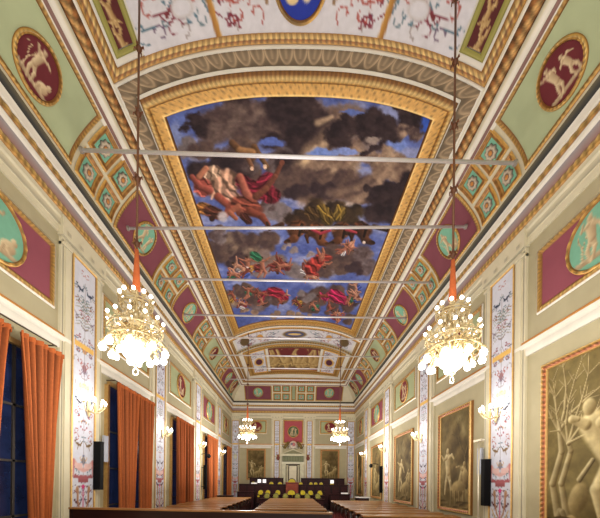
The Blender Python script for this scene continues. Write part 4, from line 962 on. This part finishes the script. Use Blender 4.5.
for side, y, z0, z1, lb in (('L', 7.82, E + .5, E + 1.18, 'slim grey flat loudspeaker panel beside the nearest left window'), ('R', 7.98, E + .28, E + .98, 'slim grey flat loudspeaker panel beside the nearest right pilaster')):
    x = -H + .16 if side == 'L' else H - .16; r = empty('wall_mount_speaker', (x, y, z0)); tag(r, lb, 'loudspeaker')
    a = Acc(); a.box(-.03, .03, -.09, .09, 0, z1 - z0, c3(160, 164, 176)); a.build('cabinet', M['metal'], r)
    a = Acc(); a.box(min(0, -.16 if side == 'L' else .16), max(0, -.16 if side == 'L' else .16), -.015, .015, .1, .14, c3(120, 120, 124)); a.build('bracket', M['metal'], r)
r = empty('speaker_pole', (H - .3, 7.82, 0)); tag(r, 'slender white pole stand against the right wall by black speaker', 'stand')
a = Acc(); a.tube([(0, 0, .02), (0, 0, E + 1.15)], .022, c3(222, 214, 190), 8); a.build('pole', M['metal'], r, smooth=True)
a = Acc(); a.lathe([(.001, 0), (.16, 0), (.16, .02), (.04, .04), (.03, .06)], c3(200, 196, 180), n=20); a.build('base_plate', M['metal'], r)
a = Acc(); a.box(-.05, .05, -.16, .16, E + 1.13, E + 1.18, c3(222, 214, 190)); a.build('crossbar', M['metal'], r)
for side, y, z, w_ in (('R', 17.6, E + 1.15, 'right'), ('L', 16.2, E + 1.5, 'left')):
    sx = 1 if side == 'R' else -1; r = empty('wall_mount_camera', (sx * (H - .12), y, z)); tag(r, 'small black camera on an arm on the far %s wall' % w_, 'camera')
    a = Acc(); a.tube([(0, 0, 0), (-sx * .25, 0, .05), (-sx * .4, 0, -.02)], .02, c3(40, 40, 40), 6); a.build('arm', M['black'], r)
    a = Acc(); a.ball((-sx * .42, 0, -.1), .11, c3(20, 20, 22)); a.box(-sx * .42 - .05, -sx * .42 + .05, -.05, .05, -.06, .02, c3(40, 40, 40)); a.build('housing', M['black'], r, smooth=True)

# ------------------------------------------------------------------ benches
BT = c3(150, 104, 58); BD = c3(38, 20, 17)
def bench(x0, x1, y, label, group, rz=0.0, top=.95, high=False):
    w = x1 - x0; r = empty('bench_desk', ((x0 + x1) / 2, y, 0), rz); tag(r, label, 'bench', group); hw = w / 2
    # desk board (sloping), modesty panel, seat and backrest: the row faces the end wall
    a = Acc(); a.prism([(-.02, top - .02), (.0, top - .04), (.38, top + .0), (.38, top + .03), (.0, top + .012), (-.02, top)], 'x', -hw, hw, BT); a.build('desk_top', M['wood'], r)
    a = Acc(); a.box(-hw + .03, hw - .03, .3, .34, .08, top - .02, BD); n = max(2, int(w / .62))
    for k in range(n):
        p0 = -hw + .08 + k * (w - .16) / n; a.box(p0 + .03, p0 + (w - .16) / n - .03, .335, .35, .18, top - .14, BD * 1.25)
    a.build('front_panel', M['wood'], r)
    a = Acc(); a.prism([(-.42, .43), (-.06, .45), (-.06, .49), (-.42, .47)], 'x', -hw + .03, hw - .03, c3(88, 50, 32)); a.build('seat', M['wood'], r)
    bt = top - .12 if not high else top + .35
    a = Acc(); a.prism([(-.42, .42), (-.38, .42), (-.42, bt - .02), (-.44, bt), (-.46, bt), (-.46, bt - .02)], 'x', -hw + .02, hw - .02, BD * 1.2); a.prism([(-.5, bt), (-.5, bt + .035), (-.37, bt + .035), (-.37, bt)], 'x', -hw, hw, BT * .95); a.build('backrest', M['wood'], r)
    for k in (-1, 1):
        a = Acc(); xx = sorted((k * hw, k * (hw - .05)))
        a.prism([(-.48, 0), (.36, 0), (.36, top - .02), (.2, top - .02), (.02, top - .1), (-.08, .62), (-.26, .6), (-.36, bt - .05), (-.48, bt)], 'x', xx[0], xx[1], BD); a.build('end_panel', M['wood'], r)
    return r
n = 8
for i in range(n):
    y = 10.15 + i * .92
    wh = 'nearest' if i == 0 else 'farthest' if i == n - 1 else 'second third fourth fifth sixth seventh'.split()[i - 1]
    bench(-1.3, 1.12, y, '%s row of the middle block of brown bench desks' % wh, 'middle bench rows')
n = 10
for i in range(n):
    wh = 'nearest' if i == 0 else 'farthest' if i == n - 1 else 'second third fourth fifth sixth seventh eighth ninth'.split()[i - 1]
    bench(-4.62, -2.46, 9.1 + i * .92, '%s row of the left block of brown bench desks' % wh, 'left bench rows')
    if i < 8: bench(1.92, 4.62, 8.3 + i * .95, '%s row of the right block of brown bench desks' % (wh if i < 7 else 'farthest'), 'right bench rows')
bench(-4.5, .75, 6.25, 'long high-backed dark bench at the very front of the view', 'rear bench row', rz=-.1, top=.93, high=True)

# ------------------------------------------------------------------ presidential tribune
TW = c3(34, 14, 15)
def panelled(acc, x0, x1, y, z0, z1, n, t=.08, col=TW):
    acc.box(x0, x1, y, y + t, z0, z1, col); acc.box(x0 - .02, x1 + .02, y - .04, y + t + .22, z1, z1 + .04, col * 1.5); acc.box(x0, x1, y - .02, y, z0, z0 + .08, col * 1.2)
    for k in range(n):
        w = (x1 - x0) / n; acc.box(x0 + k * w + .06, x0 + (k + 1) * w - .06, y - .015, y, z0 + .14, z1 - .08, col * 1.35)
tr = empty('tribune', (0, 0, 0)); tag(tr, 'dark panelled three-tier wooden tribune filling the far end below the doorway', 'tribune')
a = Acc(); a.box(-2.3, 2.15, 18.85, 20.15, 0, .3, TW * .8); a.box(-2.5, 2.4, 20.15, 20.7, .0, .48, TW * .8); a.box(-3.6, 3.9, 21.05, 24.2, 0, 1.05, TW * .8); a.build('platform', M['darkwood'], tr)
a = Acc(); panelled(a, -2.1, 1.95, 18.55, 0, .82, 8); a.build('lower_desk', M['darkwood'], tr)
a = Acc(); panelled(a, -2.2, -.06, 19.82, .3, 1.02, 4); panelled(a, .0, 2.1, 19.82, .3, 1.02, 4); a.build('second_desk', M['darkwood'], tr)
a = Acc(); panelled(a, -3.75, -.5, 20.95, .3, 1.72, 6); panelled(a, .4, 3.85, 20.95, .3, 1.72, 6); panelled(a, -3.75, -2.6, 20.2, .0, 1.2, 2); panelled(a, 2.5, 3.85, 20.2, 0, 1.1, 2); a.build('middle_desk', M['darkwood'], tr)
a = Acc(); panelled(a, -.5, .4, 20.75, .3, 1.86, 1, col=c3(92, 44, 34)); a.build('president_desk', M['darkwood'], tr)
a = Acc(); panelled(a, -3.3, -.72, 22.9, 1.05, 2.2, 5); panelled(a, .62, 3.95, 22.9, 1.05, 2.2, 6); a.build('upper_bench_back', M['darkwood'], tr)
# yellow chairs
YEL = c3(190, 172, 36); YELD = c3(138, 134, 62)
def make_chair(col, s=1.0, bigger=False):
    r = empty('armchair'); F_ = c3(58, 30, 22)
    a = Acc(); a.box(-.24 * s, .24 * s, -.22, .24, .4, .5, col); a.build('seat', M['seat'], r)
    n = 12; q = np.linspace(0, PI, n); hb = .5 if bigger else .26
    pol = [(-.23 * s, .55)] + [(-.23 * s * math.cos(t), .6 + hb * math.sin(t) ** .6) for t in q] + [(.23 * s, .55)]
    a = Acc(); a.prism(pol, 'y', -.27, -.2, col); b = a.build('backrest', M['seat'], r)
    a = Acc(); a.prism([(x * 1.12, .52 + (z - .52) * 1.1) for x, z in pol], 'y', -.3, -.272, F_); a.build('back_frame', M['wood'], b)
    for sx in (-1, 1):
        a = Acc(); a.box(sx * .25 * s - .025, sx * .25 * s + .025, -.25, .18, .62, .66, F_); a.box(sx * .25 * s - .02, sx * .25 * s + .02, .14, .18, .45, .62, F_); a.build('armrest', M['wood'], r)
        for yy in (-.24, .2):
            a = Acc(); a.box(sx * .22 * s - .022, sx * .22 * s + .022, yy - .022, yy + .022, 0, .42, F_); a.build('leg', M['wood'], r)
    return r
def px2x(u, Y): return CX + (u - 292.5) * Y / 300
# the chairs' seats face the hall, so their backs stand away from the viewer
proto = {}
def chairs(us, Y, z, col, rowname, s=1.0, bigger=False, group=None):
    base = None
    for i, u in enumerate(us):
        o = make_chair(col, s, bigger) if base is None else copy_tree(base); base = base or o
        o.location = (px2x(u, Y), Y, z); o.rotation_euler = (0, 0, PI)
        side = 'from the left end' if len(us) > 1 else ''
        tag(o, ('%s %s' % (['first', 'second', 'third', 'fourth', 'fifth', 'sixth', 'seventh'][i] + ' ' + rowname, side)).strip() if len(us) > 1 else rowname, 'chair', group)
chairs([267.4, 276.3, 286, 298.2, 308, 318.7], 19.3, .303, YELD, 'dull olive chair of the front chair row', .72, group='front row tribune chairs')
chairs([261, 268.3, 278.3, 303.5, 311.3, 320.7], 20.42, .483, YEL, 'bright yellow chair of the second chair row', .72, group='second row tribune chairs')
chairs([291.9], 20.42, .483, YEL, 'wide bright yellow chair at the middle before the president desk', 1.1)
chairs([253.5, 271.7, 280.3], 21.9, 1.053, YEL, 'yellow chair on the top tier, left part,', .7, group='top tier left chairs')
chairs([301.4, 311.7, 316.5, 321.9, 332.7], 21.9, 1.053, YEL, 'yellow chair on the top tier, right part,', .6, group='top tier right chairs')
chairs([292.3], 22.2, 1.053, YEL, 'tall yellow president chair before the doorway', 1.3, True)
# screens and papers on the desks
for i, (u, v, Y, lb) in enumerate([(259.7, 479.5, 21.02, 'white monitor on the middle desk, farther from the doorway'), (264.8, 479.5, 21.02, 'white monitor on the middle desk, second from its left end'), (332.6, 481, 21.02, 'white monitor on the right part of the middle desk')]):
    r = empty('monitor', (px2x(u, Y), Y + .06, 1.765)); tag(r, lb, 'monitor')
    a = Acc(); a.box(-.12, .12, -.012, .012, .08, .32, c3(236, 236, 240)); a.build('display', M['screen'], r)
    a = Acc(); a.box(-.02, .02, -.01, .01, .0, .08, c3(60, 60, 60)); a.box(-.07, .07, -.05, .05, 0, .01, c3(60, 60, 60)); a.build('stand', M['black'], r)
for x, y, z, w, lb in ((-2.72, 21.1, 1.765, .4, 'white paper stack on the left end of the middle desk'), (3.5, 20.35, 1.145, .45, 'white paper stack on the right end lower desk')):
    r = empty('paper_stack', (x, y, z)); tag(r, lb, 'papers'); a = Acc(); a.box(-w / 2, w / 2, -.12, .12, 0, .07, c3(238, 238, 240)); a.box(-w / 2 + .03, w / 2 + .02, -.11, .1, .07, .09, c3(228, 228, 232)); a.build('sheets', M['paint'], r)
# side desks against the walls and the small chairs on the right
r = empty('side_desk', (4.35, 18.6, 0)); tag(r, 'small dark desk with a white top against the far right wall', 'desk')
a = Acc(); a.box(-.4, .3, -.3, .3, .0, .98, TW); a.box(-.36, .26, -.315, -.3, .1, .9, TW * 1.4); a.build('cabinet', M['wood'], r)
a = Acc(); a.box(-.44, .36, -.34, .34, .98, 1.03, c3(226, 224, 222)); a.build('desk_top', M['paint'], r)
r = empty('side_desk', (-4.3, 18.9, 0)); tag(r, 'dark wooden desk against the far left wall under the last curtains', 'desk')
a = Acc(); a.box(-.4, .5, -.3, .3, 0, 1.0, TW); a.box(-.36, .46, -.315, -.3, .1, .9, TW * 1.4); a.build('cabinet', M['wood'], r)
a = Acc(); a.box(-.44, .54, -.34, .34, 1.0, 1.04, TW * 1.5); a.build('desk_top', M['wood'], r)
base = None
for i, (u, Y) in enumerate(((358.5, 17.0), (362, 16.4), (365.5, 15.8), (369, 15.2))):
    r = make_chair(YELD, .75) if base is None else copy_tree(base); base = base or r
    r.location = (px2x(u, Y), Y + .9, 0); r.rotation_euler = (0, 0, PI + .4)
    tag(r, '%s small olive chair in the short line by the far right wall' % ['first', 'second', 'third', 'fourth'][i], 'chair', 'olive chairs by the right wall')

# ------------------------------------------------------------------ light
def lamp(name, kind, loc, power, col=(1, .93, .82), size=.3, rot=None):
    l = bpy.data.lights.new(name, kind); l.energy = power; l.color = col
    if kind == 'AREA': l.shape = 'RECTANGLE'; l.size, l.size_y = size
    else: l.shadow_soft_size = size
    o = bpy.data.objects.new(name, l); COL.objects.link(o); o.location = loc
    if rot: o.rotation_euler = rot
    return o
for x, y, z, _ in CH: lamp('chandelier_or_fill_light', 'POINT', (x, y, z - .95), 135 if y < 10 else 300, (1, .95, .88), size=.2)
for x in (-2.7, 2.7): lamp('chandelier_or_fill_light', 'POINT', (x, -1.5, E + 2.6), 330, size=.45)  # unseen pair added behind the camera as fill, no chandeliers modelled there
for p in SCON: lamp('sconce_light', 'POINT', p, 17, (1, .96, .91), size=.12)
lamp('fill_light', 'AREA', (0, 4.5, 1.4), 270, (1, .95, .9), (7, 8), (PI, 0, 0))  # two added fill lamps at bench level facing up, no fittings there
lamp('fill_light', 'AREA', (0, 14.5, 1.5), 520, (1, .95, .9), (7, 9), (PI, 0, 0))
w = bpy.data.worlds.new('world'); SC.world = w; w.use_nodes = True
w.node_tree.nodes['Background'].inputs['Color'].default_value = (1, .95, .88, 1); w.node_tree.nodes['Background'].inputs['Strength'].default_value = 1.0
SC.view_settings.view_transform = 'Standard'; SC.view_settings.look = 'None'; SC.view_settings.exposure = 0; SC.view_settings.gamma = 1
SC.cycles.use_denoising = True
SC.cycles.max_bounces = 6; SC.cycles.diffuse_bounces = 4; SC.cycles.sample_clamp_indirect = 4
